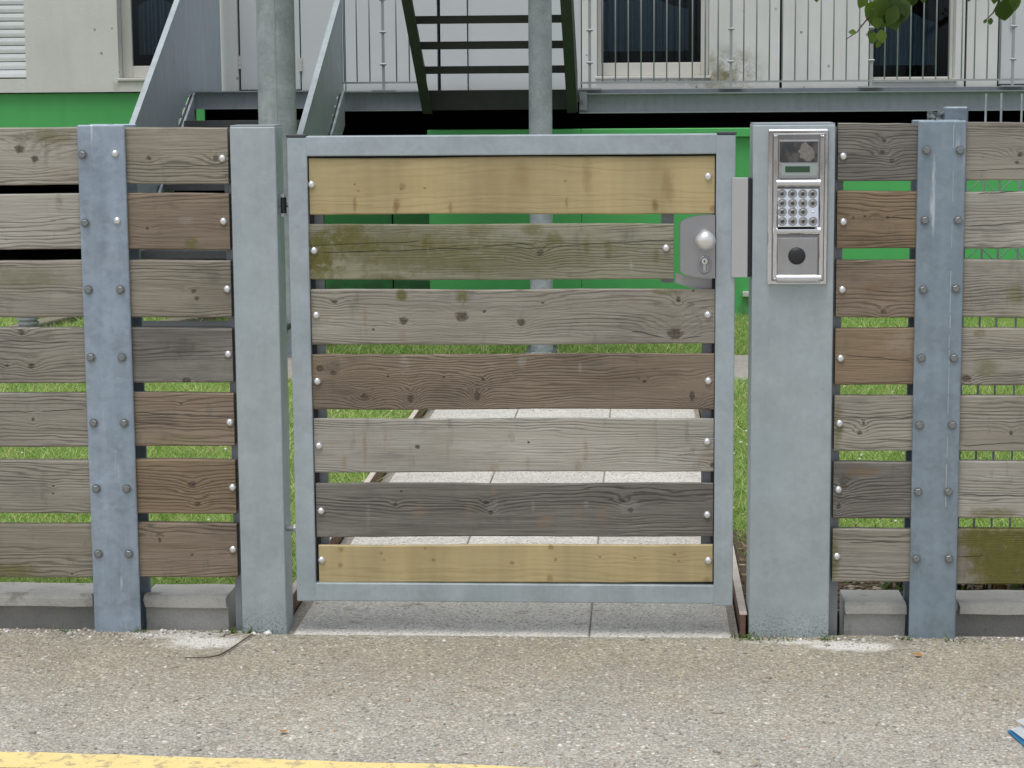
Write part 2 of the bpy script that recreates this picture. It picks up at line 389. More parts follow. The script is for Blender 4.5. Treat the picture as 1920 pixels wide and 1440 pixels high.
# ------------------------------------------------------------------ mesh helpers
def link(o, parent=None):
    COL.objects.link(o)
    if parent is not None: o.parent = parent
    return o
def mobj(name, bm, mat, parent=None, smooth=False, loc=None):
    me = bpy.data.meshes.new(name); bm.normal_update(); bm.to_mesh(me); bm.free()
    for m in (mat if isinstance(mat, (list, tuple)) else [mat]): me.materials.append(m)
    if smooth: me.polygons.foreach_set('use_smooth', [True]*len(me.polygons))
    o = bpy.data.objects.new(name, me); link(o, parent)
    if loc is not None: o.location = loc
    return o
def inst(name, me, parent, loc, rot=None, scale=None):
    o = bpy.data.objects.new(name, me); link(o, parent); o.location = loc
    if rot is not None: o.rotation_euler = rot
    if scale is not None: o.scale = scale
    return o
def thing(name, label, cat, loc=(0, 0, 0), group=None):
    o = bpy.data.objects.new(name, None); link(o); o.location = loc; o.empty_display_size = .1
    o['label'] = label; o['category'] = cat
    if group: o['group'] = group
    return o
def tag(o, label, cat, group=None):
    o['label'] = label; o['category'] = cat
    if group: o['group'] = group
    return o
def bx(bm, x0, x1, y0, y1, z0, z1, bev=0.0, seg=1):
    r = bmesh.ops.create_cube(bm, size=1.0)
    vs = r['verts']
    for v in vs:
        v.co = Vector((x0 if v.co.x < 0 else x1, y0 if v.co.y < 0 else y1, z0 if v.co.z < 0 else z1))
    if bev:
        es = list({e for v in vs for e in v.link_edges})
        bmesh.ops.bevel(bm, geom=es, offset=bev, segments=seg, profile=.5, affect='EDGES')
    return bm
def box(name, x0, x1, y0, y1, z0, z1, mat, parent=None, bev=0.0, seg=1, origin=None):
    """box whose object origin is at its centre (so object-space textures differ)"""
    c = Vector(((x0+x1)/2, (y0+y1)/2, (z0+z1)/2)); bm = bmesh.new()
    bx(bm, x0-c.x, x1-c.x, y0-c.y, y1-c.y, z0-c.z, z1-c.z, bev, seg)
    o = mobj(name, bm, mat, parent)
    base = parent.matrix_world.translation if parent is not None else Vector()
    o.location = c - abspos(parent)
    return o
def abspos(o):
    v = Vector()
    while o is not None: v = v + Vector(o.location); o = o.parent
    return v
def prism(bm, pts, axis, a, b):
    """extrude a polygon; axis X: pts are (y,z); axis Y: pts are (x,z); axis Z: (x,y)"""
    mk = {'X': lambda u, v, t: (t, u, v), 'Y': lambda u, v, t: (u, t, v), 'Z': lambda u, v, t: (u, v, t)}[axis]
    va = [bm.verts.new(mk(u, v, a)) for u, v in pts]; vb = [bm.verts.new(mk(u, v, b)) for u, v in pts]
    n = len(pts); bm.faces.new(va); bm.faces.new(vb[::-1])
    for i in range(n): bm.faces.new((va[i], vb[i], vb[(i+1) % n], va[(i+1) % n]))
    bmesh.ops.recalc_face_normals(bm, faces=bm.faces[:]); return bm
def tube(bm, pts, r, n=8, cap=True):
    rr = r if isinstance(r, (list, tuple)) else [r]*len(pts); rings = []
    for i, p in enumerate(pts):
        p = Vector(p); d = (Vector(pts[min(i+1, len(pts)-1)])-Vector(pts[max(i-1, 0)])).normalized()
        a = d.orthogonal().normalized() if not rings else (pa - d*pa.dot(d)).normalized()
        pa = a; b = d.cross(a)
        rings.append([bm.verts.new(p+(a*math.cos(t)+b*math.sin(t))*rr[i]) for t in [2*math.pi*k/n for k in range(n)]])
    for i in range(len(rings)-1):
        for k in range(n): bm.faces.new((rings[i][k], rings[i][(k+1) % n], rings[i+1][(k+1) % n], rings[i+1][k]))
    if cap: bm.faces.new(rings[0][::-1]); bm.faces.new(rings[-1])
    return bm
def lathe_y(bm, prof, n=20):
    """prof: (radius, y) revolved about the Y axis"""
    rings = []
    for r, yy in prof:
        rings.append([bm.verts.new((r*math.cos(2*math.pi*k/n), yy, r*math.sin(2*math.pi*k/n))) for k in range(n)] if r > 1e-6 else [bm.verts.new((0, yy, 0))])
    for a, b in zip(rings, rings[1:]):
        for k in range(n):
            k2 = (k+1) % n
            if len(a) == 1: bm.faces.new((a[0], b[k], b[k2]))
            elif len(b) == 1: bm.faces.new((a[k], b[0], a[k2]))
            else: bm.faces.new((a[k], b[k], b[k2], a[k2]))
    bmesh.ops.recalc_face_normals(bm, faces=bm.faces[:]); return bm
def meshdata(name, bm, mat, smooth=False):
    me = bpy.data.meshes.new(name); bm.normal_update(); bm.to_mesh(me); bm.free(); me.materials.append(mat)
    if smooth: me.polygons.foreach_set('use_smooth', [True]*len(me.polygons))
    return me
def structure(o): o['kind'] = 'structure'; return o
def rawmesh(name, verts, faces, mat, parent=None):
    me = bpy.data.meshes.new(name); verts = np.asarray(verts, np.float32); faces = np.asarray(faces, np.int32)
    nv, (nf, k) = len(verts), faces.shape
    me.vertices.add(nv); me.vertices.foreach_set('co', verts.ravel())
    me.loops.add(nf*k); me.loops.foreach_set('vertex_index', faces.ravel())
    me.polygons.add(nf); me.polygons.foreach_set('loop_start', np.arange(0, nf*k, k, dtype=np.int32)); me.polygons.foreach_set('loop_total', np.full(nf, k, np.int32))
    me.update(calc_edges=True); me.validate(); me.materials.append(mat)
    o = bpy.data.objects.new(name, me); link(o, parent); return o

# ------------------------------------------------------------------ the setting: ground
Y_BALC, Y_WALL = 8.15, 9.15                   # balcony edge, facade
XL_EDGE = atZ(616, 1007, .055).x               # left path edging
XR_EDGE = atZ(1386, 1110, .06).x
J1, J2 = atZ(1122, 1010, 0).x, atZ(880, 1010, 0).x
def sheet(name, x0, x1, y0, y1, z, mat, th=.1, parent=None):
    bm = bmesh.new(); bx(bm, x0, x1, y0, y1, z-th, z); return mobj(name, bm, mat, parent)
structure(sheet('ground', -120, 120, -90, 120, -.13, M_SOIL, .2))
bm = bmesh.new(); bx(bm, -30, 30, -9.0, -.012, -.12, 0); bx(bm, -30, XL_EDGE-.012, -.012, .025, -.12, 0); bx(bm, XR_EDGE+.012, 30, -.012, .025, -.12, 0)
bm.faces.ensure_lookup_table(); pave = structure(mobj('pavement', bm, M_PAVE))
structure(sheet('road', -60, 60, -30, -9.02, -.1, M_PAVE, .03))
# painted line along the pavement, slightly ragged edges
e0, e1 = atZ(0, 1412), atZ(760, 1434)
dirv = (e1-e0).normalized(); perp = Vector((dirv.y, -dirv.x, 0))
bm = bmesh.new(); n = 160; L0, L1 = -4.0, 5.0; top = []; bot = []
for i in range(n+1):
    t = L0+(L1-L0)*i/n; c = e0+dirv*t
    top.append(bm.verts.new(c+perp*random.uniform(-.004, .004)+Vector((0, 0, .004)))); bot.append(bm.verts.new(c+perp*(.11+random.uniform(-.004, .004))+Vector((0, 0, .004))))
for i in range(n): bm.faces.new((top[i], bot[i], bot[i+1], top[i+1]))
mobj('painted_line', bm, M_YELLOW, pave)['label'] = 'worn yellow line painted on the pavement'
# lawns, soil, footpaths
structure(sheet('lawn', -9, XL_EDGE-.02, .24, 5.0, .004, M_TURF, .1))
structure(sheet('lawn', XR_EDGE+.02, 9, .24, 5.0, .004, M_TURF, .1))
structure(sheet('lawn', -9, 9, 6.06, 7.93, -.006, M_TURF, .1))
structure(sheet('footpath', -9, 9, 5.0, 6.05, -.002, M_PATH, .1))
gp = structure(sheet('garden_path', XL_EDGE+.012, XR_EDGE-.012, -.012, 4.985, -.0055, M_JOINT, .05))
xs = [XL_EDGE+.045, J2, J1, XR_EDGE-.03]
ys = [-.01, .8, 1.6, 2.4, 3.2, 4.0, 4.98]
for j in range(6):
    for i in range(3):
        if j == 0 and i == 1: continue
        o = box('paving_slab', xs[i]+.0022, xs[i+(2 if j == 0 and i == 0 else 1)]-.0022, ys[j]+.002, ys[j+1]-.002, -.005, .001+random.uniform(-.0015, .0015), M_SLABF if j == 0 else M_SLAB, gp, .003)
# loose grit
def blobs(name, cx, cy, cz, r, mat, parent, flat=.5):
    n = len(cx); base = np.array([(1, 0, 0), (-1, 0, 0), (0, 1, 0), (0, -1, 0), (0, 0, 1), (0, 0, -1)], float)
    f = np.array([(0, 2, 4), (2, 1, 4), (1, 3, 4), (3, 0, 4), (2, 0, 5), (1, 2, 5), (3, 1, 5), (0, 3, 5)])
    a = rng.uniform(0, 6.28, n); sx = r*rng.uniform(.7, 1.5, n); sy = r*rng.uniform(.6, 1.1, n); sz = r*flat*rng.uniform(.6, 1.2, n)
    P = np.zeros((n, 6, 3)); bxx = base[None, :, 0]*sx[:, None]; byy = base[None, :, 1]*sy[:, None]
    P[..., 0] = cx[:, None]+bxx*np.cos(a)[:, None]-byy*np.sin(a)[:, None]; P[..., 1] = cy[:, None]+bxx*np.sin(a)[:, None]+byy*np.cos(a)[:, None]; P[..., 2] = cz[:, None]+base[None, :, 2]*sz[:, None]
    P += rng.normal(0, 1, P.shape)*(r*.13)[:, None, None]
    o = rawmesh(name, P.reshape(-1, 3), (f[None]+np.arange(n)[:, None, None]*6).reshape(-1, 3), mat, parent); o['kind'] = 'stuff'; return o
n = 15000; r = rng.gamma(4, .00075, n)
blobs('pebbles', rng.uniform(-2.6, 2.0, n), rng.uniform(-1.9, -.02, n), r*.06, r, M_PEB, pave, .55)
n = 1500; r = rng.gamma(3, .0013, n); xx = np.concatenate([rng.uniform(-2.2, XL_EDGE-.02, 900), rng.uniform(XR_EDGE+.02, 1.5, 600)])
blobs('pebbles', xx, .02-np.abs(rng.normal(0, .035, n)), r*.1, r, M_PEB, pave, .6)

# ------------------------------------------------------------------ bolts
bm = bmesh.new(); lathe_y(bm, [(0, -.0085), (.004, -.0080), (.0075, -.0062), (.0098, -.0030), (.0104, 0), (.0104, .002)], 16)
ME_DOME = meshdata('bolt', bm, M_ZINC, True)
bm = bmesh.new(); lathe_y(bm, [(.0128, .001), (.0128, -.0022), (.0095, -.0024)], 18); lathe_y(bm, [(.0096, -.002), (.0096, -.0075), (.0080, -.0088), (0, -.0088)], 6)
ME_HEX = meshdata('bolt', bm, M_HEX)

# ------------------------------------------------------------------ boards
def board(parent, yf, th, tl, tr, bl, br, tint, knots=(), moss=(), stains=(), cracks=(), seed=1.0, label=None, ext=0):
    """pixel corners on the plane y=yf; knots etc. in photo pixels, turned into metres on the board"""
    c = [atY(*p, yf) for p in (tl, tr, bl, br)]
    x0, x1 = (c[0].x+c[2].x)/2, (c[1].x+c[3].x)/2
    zt0, zt1, zb0, zb1 = c[0].z, c[1].z, c[2].z, c[3].z
    if ext < 0: s = ext; zt0 += (zt0-zt1)/(x1-x0)*-s*0; x0 += s
    if ext > 0: x1 += ext
    cx, cz = (x0+x1)/2, (zt0+zt1+zb0+zb1)/4
    n = max(4, int((x1-x0)/.05)); bm = bmesh.new(); rings = []
    b = .0034; ph = random.uniform(0, 9)
    for i in range(n+1):
        t = i/n; X = x0+(x1-x0)*t-cx
        wv = .0011*math.sin(ph+X*9)+random.uniform(-.0006, .0006); wb = .0010*math.sin(ph*2+X*7)+random.uniform(-.0006, .0006)
        zt = zt0+(zt1-zt0)*t-cz+wv; zb = zb0+(zb1-zb0)*t-cz+wb; yb = th
        rings.append([bm.verts.new((X, yy, zz)) for yy, zz in ((b, zt), (0, zt-b), (0, zb+b), (b, zb), (yb-b, zb), (yb, zb+b), (yb, zt-b), (yb-b, zt))])
    for i in range(n):
        for k in range(8): bm.faces.new((rings[i][k], rings[i][(k+1) % 8], rings[i+1][(k+1) % 8], rings[i+1][k]))
    bm.faces.new(rings[0]); bm.faces.new(rings[-1][::-1]); bmesh.ops.recalc_face_normals(bm, faces=bm.faces[:])
    def lp(px, py): q = atY(px, py, yf); return q.x-cx, q.z-cz
    S_ = .00141
    K = [(*lp(k[0], k[1]), max(k[2], 3)*S_, k[3] if len(k) > 3 else 1.25) for k in knots]
    Mo = [(*lp(k[0], k[1]), k[2]*S_, k[3]*S_, k[4]) for k in moss]
    St = [(*lp(k[0], k[1]), k[2]*S_, k[3]*S_, k[4], k[5]) for k in stains]
    Cr = [(lp(k[0], k[1])[0], lp(k[2], k[3])[0], lp(k[0], k[1])[1], lp(k[2], k[3])[1], k[4]*.001) for k in cracks]
    o = mobj('board', bm, wood_mat(tint, K, Mo, St, Cr, seed), parent)
    o.location = Vector((cx, yf, cz))-abspos(parent)
    if label: o['label'] = label
    return o
def bolt_on(bd, px, py, yf, hexed=False):
    p = atY(px, py, yf)
    return inst('bolt', ME_HEX if hexed else ME_DOME, bd, Vector((p.x, yf, p.z))-abspos(bd), (0, random.uniform(0, 1), 0))

YB, TH = .013, .030                       # fence boards: front plane and thickness
ROWL = [(238, 346), (363, 467), (488, 594), (615, 718), (737, 838), (863, 962), (983, 1083)]
ROWM = [(239, 346), (362, 468), (488, 595), (615, 717), (736, 837), (862, 963), (981, 1082)]
ROWR = [(231, 340), (358, 466), (487, 595), (616, 722), (742, 846), (867, 972), (992, 1092)]
ROWF = [(230, 338), (360, 466), (487, 594), (616, 722), (743, 846), (865, 971), (992, 1095)]
def edge(xt, xb, y): return xt+(xb-xt)*(y-235)/945.0
def h_beam(parent, xl, xr, ztop, mat=None):
    """H section: front flange, web, rear flange"""
    d, t = .140, .010; bm = bmesh.new(); c = (xl+xr)/2; xa, xb = xl-c, xr-c
    bx(bm, xa, xb, 0, t, -.12, ztop, .0048, 3); bx(bm, -.004, .004, t+.0005, d-t-.0005, -.12, ztop-.001); bx(bm, xa, xb, d-t, d, -.12, ztop-.0005, .0025)
    o = mobj('post', bm, mat or MG_HBEAM, parent); o.location = Vector((c, 0, 0))-abspos(parent); return o
# ---- left fence
fl = thing('wooden_fence', 'grey board fence with galvanised post beside the square hinge post of the gate', 'fence', (atY(190, 1180).x, 0, 0))
HLx = (pX(143, 235), pX(233, 235)); hz = pZ(188, 234)
HL = h_beam(fl, *HLx, hz, MG_HBEAM2)
for i, (a, b) in enumerate(zip([(155, 290), (160, 418), (166, 543), (171, 670), (176, 793), (181, 916), (185, 1038)], [(216, 288), (220, 414), (226, 543), (229, 670), (233, 793), (238, 916), (242, 1038)])):
    bolt_on(HL, *a, 0, True); bolt_on(HL, *b, 0, i > 1)
h2 = h_beam(fl, HLx[0]-1.45, HLx[1]-1.45, hz)
specL = [
    dict(tint='g', knots=[(37, 280, 10), (65, 298, 8)], moss=[(95, 255, 60, 18, .5)]),
    dict(tint='l', stains=[(110, 380, 12, 20, .4, 'k')]),
    dict(tint='g', moss=[(50, 520, 90, 30, .35)]),
    dict(tint='g', knots=[(40, 624, 7), (60, 686, 7), (13, 686, 4)], cracks=[(-150, 640, 130, 642, 1.2)]),
    dict(tint='g', knots=[(62, 787, 5, .8)], cracks=[(-120, 773, 70, 771, 1.2), (70, 771, 160, 768, 1.4)]),
    dict(tint='g', knots=[(100, 912, 3), (100, 926, 3)]),
    dict(tint='m', moss=[(10, 1070, 90, 18, .7)], knots=[(135, 1076, 3)])]
for i, (s, (t, b)) in enumerate(zip(specL, ROWL)):
    xr = (edge(143, 177, t)+edge(233, 264, t))/2-8
    board(fl, YB, TH, (-60, t+1), (xr, t), (-60, b+1), (xr, b), seed=1.3+i*.77, ext=-.92, **s)
specM = [
    dict(tint='m', knots=[(279, 297, 5), (405, 298, 6)], cracks=[(300, 312, 420, 309, 1.0)]),
    dict(tint='b', knots=[(276, 429, 4)], moss=[(360, 455, 14, 18, .6)], stains=[(350, 415, 20, 12, .4, 'w')]),
    dict(tint='m', knots=[(363, 546, 5), (369, 560, 5)], stains=[(400, 520, 30, 20, .4, 'k')]),
    dict(tint='d', knots=[(350, 714, 8)], stains=[(340, 650, 50, 25, .5, 'k')]),
    dict(tint='b', knots=[(340, 757, 3)], cracks=[(250, 774, 440, 782, 1.1), (250, 793, 330, 795, .8)], moss=[(330, 825, 80, 12, .3)]),
    dict(tint='w', knots=[(361, 909, 8), (370, 945, 6)]),
    dict(tint='b', knots=[(300, 1013, 6, .7), (360, 1041, 3)])]
bmx = {}
for i, (s, (t, b)) in enumerate(zip(specM, ROWM)):
    xl = (edge(143, 177, t)+edge(233, 264, t))/2+6
    xa, xb = edge(428, 450, t)-1, edge(428, 450, b)-1
    o = board(fl, YB, TH, (xl, t), (xa, t+1), (xl, b), (xa, b), seed=9.1+i*.61, **s)
    bolt_on(o, *[(417, 297), (419, 415), (426, 542), (428, 664), (431, 792), (436, 914), (437, 1030)][i], YB)
# ---- right fence
fr = thing('wooden_fence', 'grey board fence with galvanised post beside the entry panel post, one board mossy', 'fence', (atY(1750, 1195).x, 0, 0))
HRx = (pX(1722, 227), pX(1813, 227)); hzr = pZ(1767, 226)
HR = h_beam(fr, *HRx, hzr)
for a in [(1737, 282), (1734, 413), (1731, 543), (1727, 671), (1724, 797), (1721, 922), (1718, 1047), (1800, 282), (1796, 413), (1792, 541), (1788, 671), (1785, 797), (1778, 922), (1779, 1047)]:
    bolt_on(HR, *a, 0, True)
_sx = pX(1781, 600); _z = .36
while _z < hzr-.03:
    _l = random.uniform(.03, .13); _w = random.uniform(.0008, .0017); _o = random.uniform(-.0008, .0008)
    box('zinc_run', _sx+_o-_w, _sx+_o+_w, -.0009, -.0001, _z, min(_z+_l, hzr-.012), MG_POST, fr); _z += _l+random.choice((.004, .02, .06))
h_beam(fr, HRx[0]+1.45, HRx[1]+1.45, hzr)
specR = [
    dict(tint='d', knots=[(1657, 264, 5), (1655, 286, 6), (1672, 302, 5)], stains=[(1660, 285, 30, 30, .3, 'w')]),
    dict(tint='w', knots=[(1600, 409, 3), (1622, 406, 3), (1664, 408, 4)], cracks=[(1660, 408, 1722, 411, 1.6)]),
    dict(tint='b', knots=[(1657, 585, 6)], stains=[(1640, 540, 30, 12, .3, 'r')]),
    dict(tint='w', cracks=[(1580, 665, 1715, 678, 1.0)], stains=[(1690, 640, 40, 30, .45, 'w')]),
    dict(tint='g', knots=[(1619, 795, 5, .8), (1612, 812, 6)], cracks=[(1570, 783, 1715, 785, 1.1), (1640, 824, 1715, 826, 1.0)], moss=[(1570, 800, 12, 50, .6)]),
    dict(tint='d', knots=[(1582, 913, 8), (1572, 950, 8, .7)], cracks=[(1570, 934, 1700, 938, .9)], stains=[(1620, 885, 50, 14, .4, 'r')]),
    dict(tint='g', cracks=[(1590, 1018, 1690, 1016, 1.1)], moss=[(1562, 1045, 14, 55, .7)])]
for i, (s, (t, b)) in enumerate(zip(specR, ROWR)):
    xr = (edge(1722, 1701, t)+edge(1813, 1789, t))/2-7
    xa, xb = edge(1570, 1557, t)+1, edge(1570, 1557, b)+3
    o = board(fr, YB, TH, (xa, t), (xr, t), (xb, b), (xr, b), seed=17.3+i*.53, **s)
    bolt_on(o, *[(1581, 293), (1581, 416), (1579, 543), (1576, 672), (1574, 794), (1572, 918), (1569, 1043)][i], YB)
specF = [
    dict(tint='g', knots=[(1914, 290, 6), (1907, 305, 4)], cracks=[(1810, 320, 1990, 315, 1.0)]),
    dict(tint='l', cracks=[(1830, 363, 1980, 356, 1.6), (1815, 425, 1980, 412, 1.2)]),
    dict(tint='g', moss=[(1900, 555, 22, 28, .5)], stains=[(1850, 560, 60, 30, .35, 'k')]),
    dict(tint='g', knots=[(1812, 710, 9)], moss=[(1850, 690, 30, 30, .5), (1835, 625, 14, 12, .5)], cracks=[(1810, 655, 1980, 660, .9)]),
    dict(tint='g', knots=[(1896, 812, 6, .7)], cracks=[(1800, 836, 1980, 828, 1.3)]),
    dict(tint='l', cracks=[(1795, 927, 1980, 932, 1.5)], moss=[(1860, 962, 60, 14, .6)]),
    dict(tint='m', moss=[(1900, 1040, 110, 90, 1.0), (1850, 1010, 75, 40, 1.0), (1930, 1060, 120, 90, 1.0), (1870, 1060, 60, 60, 1.0)], cracks=[(1795, 1046, 1850, 1042, 1.2)], label='board thickly covered with green moss')]
for i, (s, (t, b)) in enumerate(zip(specF, ROWF)):
    xl = (edge(1722, 1701, t)+edge(1813, 1789, t))/2+8
    board(fr, YB, TH, (xl, t), (1990, t), (xl, b), (1990, b), seed=25.7+i*.83, ext=.98, **s)

# ------------------------------------------------------------------ gate posts
def post(name, label, x0, x1, ztop, depth, rightpost=False):
    t = thing(name, label, 'gate post', ((x0+x1)/2, 0, 0))
    o = box('tube', x0, x1, 0, depth, -.12, ztop-.003, MG_POST, t, .004, 2)
    box('cap_plate', x0+.0015, x1-.0015, .0015, depth-.0015, ztop-.0028, ztop, MG_POST, t)
    return t
PLx = (pX(430, 235), pX(516, 235)); PRx = (pX(1412, 231), pX(1567, 231))
tp = post('gate_post', 'slim square galvanised post carrying the gate hinges', *PLx, pZ(475, 235), .115)
box('angle_bracket', PLx[0]-.026, PLx[0]-.0005, YB+TH+.002, YB+TH+.009, -.1, pZ(475, 245), MG_BACK, tp)
tr_ = post('gate_post', 'wide galvanised post with the entry panel mounted on it', *PRx, pZ(1490, 231), .16)
box('angle_bracket', PRx[1]+.0005, PRx[1]+.026, YB+TH+.002, YB+TH+.009, -.1, pZ(1490, 240), MG_BACK, tr_)

# ------------------------------------------------------------------ gate
GX = (pX(537, 257), pX(575, 294), pX(1343, 289), pX(1380, 250))
GZ = (pZ(960, 1131), pZ(960, 1096), pZ(960, 291), pZ(960, 253))
gate = thing('garden_gate', 'galvanised framed gate with seven wooden boards, top and bottom boards new', 'gate', ((GX[0]+GX[3])/2, 0, 0))
YG = .004
def gfr(name, x0, x1, z0, z1, bev=.003): return box(name, x0, x1, YG, YG+.05, z0, z1, MG_GATE, gate, bev, 2)
gfr('stile', GX[0], GX[1], GZ[0], GZ[3]-.0035); gfr('stile', GX[2], GX[3], GZ[0]-.004, GZ[3]-.0035)
gfr('top_rail', GX[1]-.0025, GX[2]+.0025, GZ[2], GZ[3], .003); gfr('bottom_rail', GX[1]-.0025, GX[2]+.0025, GZ[0]+.001, GZ[1], .003)
box('end_cap', GX[0]-.002, GX[1]-.003, YG-.001, YG+.051, GZ[3]-.003, GZ[3]+.004, M_CAP, gate, .001)
box('end_cap', GX[2]+.003, GX[3]+.002, YG-.001, YG+.051, GZ[3]-.003, GZ[3]+.004, M_CAP, gate, .001)
YGB = YG+.010
box('board_bracket', GX[1]-.001, GX[1]+.034, YGB+.0275, YGB+.036, GZ[1]-.001, GZ[2]+.001, MG_BACK, gate)
box('board_bracket', GX[2]-.034, GX[2]+.001, YGB+.029, YGB+.036, GZ[1]-.001, pZ(1330, 538), MG_BACK, gate)
box('board_bracket', pX(1240, 410), pX(1264, 410), YGB+.029, YGB+.036, pZ(1250, 533), pZ(1250, 400), MG_BACK, gate)
for a in ((GX[1], GX[1]+.010, GZ[1]+.001, GZ[2]-.001), (GX[2]-.008, GX[2], GZ[1]+.001, GZ[2]-.001)): box('gap_shade_strip', a[0], a[1], YGB+.012, YGB+.027, a[2], a[3], M_MATTBLACK, gate)  # black strips stand in for the shade in the gaps round the boards
for a in ((GZ[2]-.008, GZ[2]), (GZ[1], GZ[1]+.008)): box('gap_shade_strip', GX[1]+.0105, GX[2]-.0085, YGB+.012, YGB+.027, a[0], a[1], M_MATTBLACK, gate)
specG = [
    dict(tint='y', knots=[(665, 346, 3), (672, 358, 3), (752, 355, 3), (796, 353, 3), (1060, 340, 3)], stains=[(665, 385, 5, 20, .55, 'r'), (742, 388, 9, 20, .7, 'r'), (845, 390, 5, 18, .5, 'r'), (755, 350, 8, 8, .5, 'r'), (1062, 380, 4, 14, .5, 'r'), (1228, 385, 8, 18, .75, 'r'), (1250, 345, 20, 40, .4, 'r'), (1100, 330, 14, 40, .3, 'r'), (980, 330, 20, 40, .25, 'r'), (1338, 392, 10, 10, .6, 'r')], label='new pale yellow pine board'),
    dict(tint='v', knots=[(1012, 475, 7)], moss=[(590, 480, 75, 60, .95), (655, 440, 60, 35, .85), (690, 468, 60, 14, .7), (800, 458, 14, 22, .8), (1000, 432, 30, 16, .6), (1040, 450, 22, 22, .6), (720, 520, 60, 10, .6), (760, 470, 220, 60, .5), (900, 430, 50, 14, .4), (1100, 460, 8, 25, .5), (1140, 470, 10, 25, .5), (1230, 480, 8, 20, .5), (920, 480, 300, 45, .35)], cracks=[(580, 461, 790, 452, 1.0), (600, 474, 900, 465, 1.3), (900, 462, 1010, 455, 1.2), (960, 466, 1270, 450, 1.0)], stains=[(1184, 500, 6, 16, .8, 'w'), (700, 490, 20, 12, .4, 'r')], label='old board stained with green moss'),
    dict(tint='g', knots=[(627, 567, 5), (757, 602, 9), (866, 594, 13), (977, 605, 8), (1265, 626, 15), (1272, 562, 7, .8), (908, 584, 4), (700, 618, 3), (1018, 568, 3), (1300, 545, 3)], moss=[(752, 553, 14, 14, .9), (866, 556, 14, 18, .8), (1250, 545, 40, 12, .5)], stains=[(685, 600, 6, 42, .55, 'o'), (755, 632, 12, 18, .5, 'o'), (586, 580, 7, 30, .6, 'o'), (610, 595, 15, 8, .4, 'o')], cracks=[(1180, 620, 1245, 634, 1.6), (1275, 636, 1320, 628, 1.2)]),
    dict(tint='b', knots=[(600, 692, 8), (625, 700, 6), (770, 748, 12, .6), (683, 745, 9, 1.2), (895, 742, 11, .6), (1298, 745, 12, .6), (1208, 716, 4), (727, 706, 3), (832, 707, 3), (906, 712, 4)], stains=[(980, 680, 12, 18, .7, 'w'), (1088, 690, 5, 18, .6, 'w'), (760, 685, 14, 25, .5, 'w'), (620, 690, 30, 20, .5, 'k')]),
    dict(tint='l', knots=[(783, 838, 5), (991, 830, 3), (1336, 872, 6)], stains=[(684, 838, 6, 48, .7, 'o'), (645, 865, 7, 22, .65, 'o'), (722, 820, 5, 40, .35, 'o'), (840, 840, 4, 35, .35, 'o'), (925, 880, 14, 12, .6, 'o'), (1098, 850, 7, 40, .6, 'o'), (1082, 872, 12, 14, .5, 'o'), (990, 870, 6, 18, .4, 'o'), (1325, 860, 18, 25, .4, 'o')], cracks=[(1265, 855, 1300, 848, .9)]),
    dict(tint='d', knots=[(741, 946, 4), (752, 922, 3), (912, 943, 6), (920, 962, 6), (1168, 940, 6), (1182, 957, 6)], stains=[(786, 960, 22, 25, .5, 'o'), (880, 960, 12, 25, .4, 'o'), (926, 918, 6, 14, .6, 'o'), (1020, 975, 24, 25, .5, 'o'), (1085, 965, 14, 20, .45, 'o'), (1130, 965, 14, 25, .5, 'o'), (690, 965, 6, 40, .35, 'w'), (925, 950, 22, 22, .4, 'w'), (1000, 950, 6, 16, .6, 'w'), (1180, 950, 26, 20, .35, 'w'), (1100, 945, 8, 12, .4, 'w')]),
    dict(tint='y', knots=[(715, 1038, 3), (720, 1050, 3), (813, 1050, 4), (1042, 1050, 4), (1125, 1045, 3), (1190, 1047, 3), (1265, 1040, 4), (1272, 1052, 3), (797, 1028, 3), (960, 1056, 5)], stains=[(640, 1030, 8, 8, .6, 'r'), (640, 1060, 7, 7, .6, 'r'), (1032, 1026, 9, 8, .7, 'r'), (1030, 1085, 9, 10, .5, 'r'), (1325, 1088, 10, 10, .5, 'r')], label='new pale yellow pine board, narrower than the rest')]
GB = [((578, 297, 402), (1341, 292, 401)), ((578, 421, 525), (1264, 419, 524)), ((582, 543, 647), (1341, 542, 645)), ((584, 665, 768), (1340, 662, 767)), ((587, 785, 886), (1339, 784, 884)), ((591, 906, 1007), (1338, 906, 1006)), ((596, 1022, 1093), (1337, 1021, 1092))]
BL = [(584, 346), (589, 470), (593, 591), (595, 715), (598, 836), (602, 958), (603, 1050)]
BR = [(1328, 331), (1249, 465), (1327, 590), (1328, 714), (1326, 828), (1326, 965), (1328, 1051)]
for i, (s, (l, r)) in enumerate(zip(specG, GB)):
    xl = GX[1]+.0035
    o = board(gate, YGB, .0115, (l[0]+2, l[1]), (r[0]-1, r[1]), (l[0]+2, l[2]), (r[0]-1, r[2]), seed=33.1+i*1.37, **s)
    bolt_on(o, *BL[i], YGB); bolt_on(o, *BR[i], YGB)
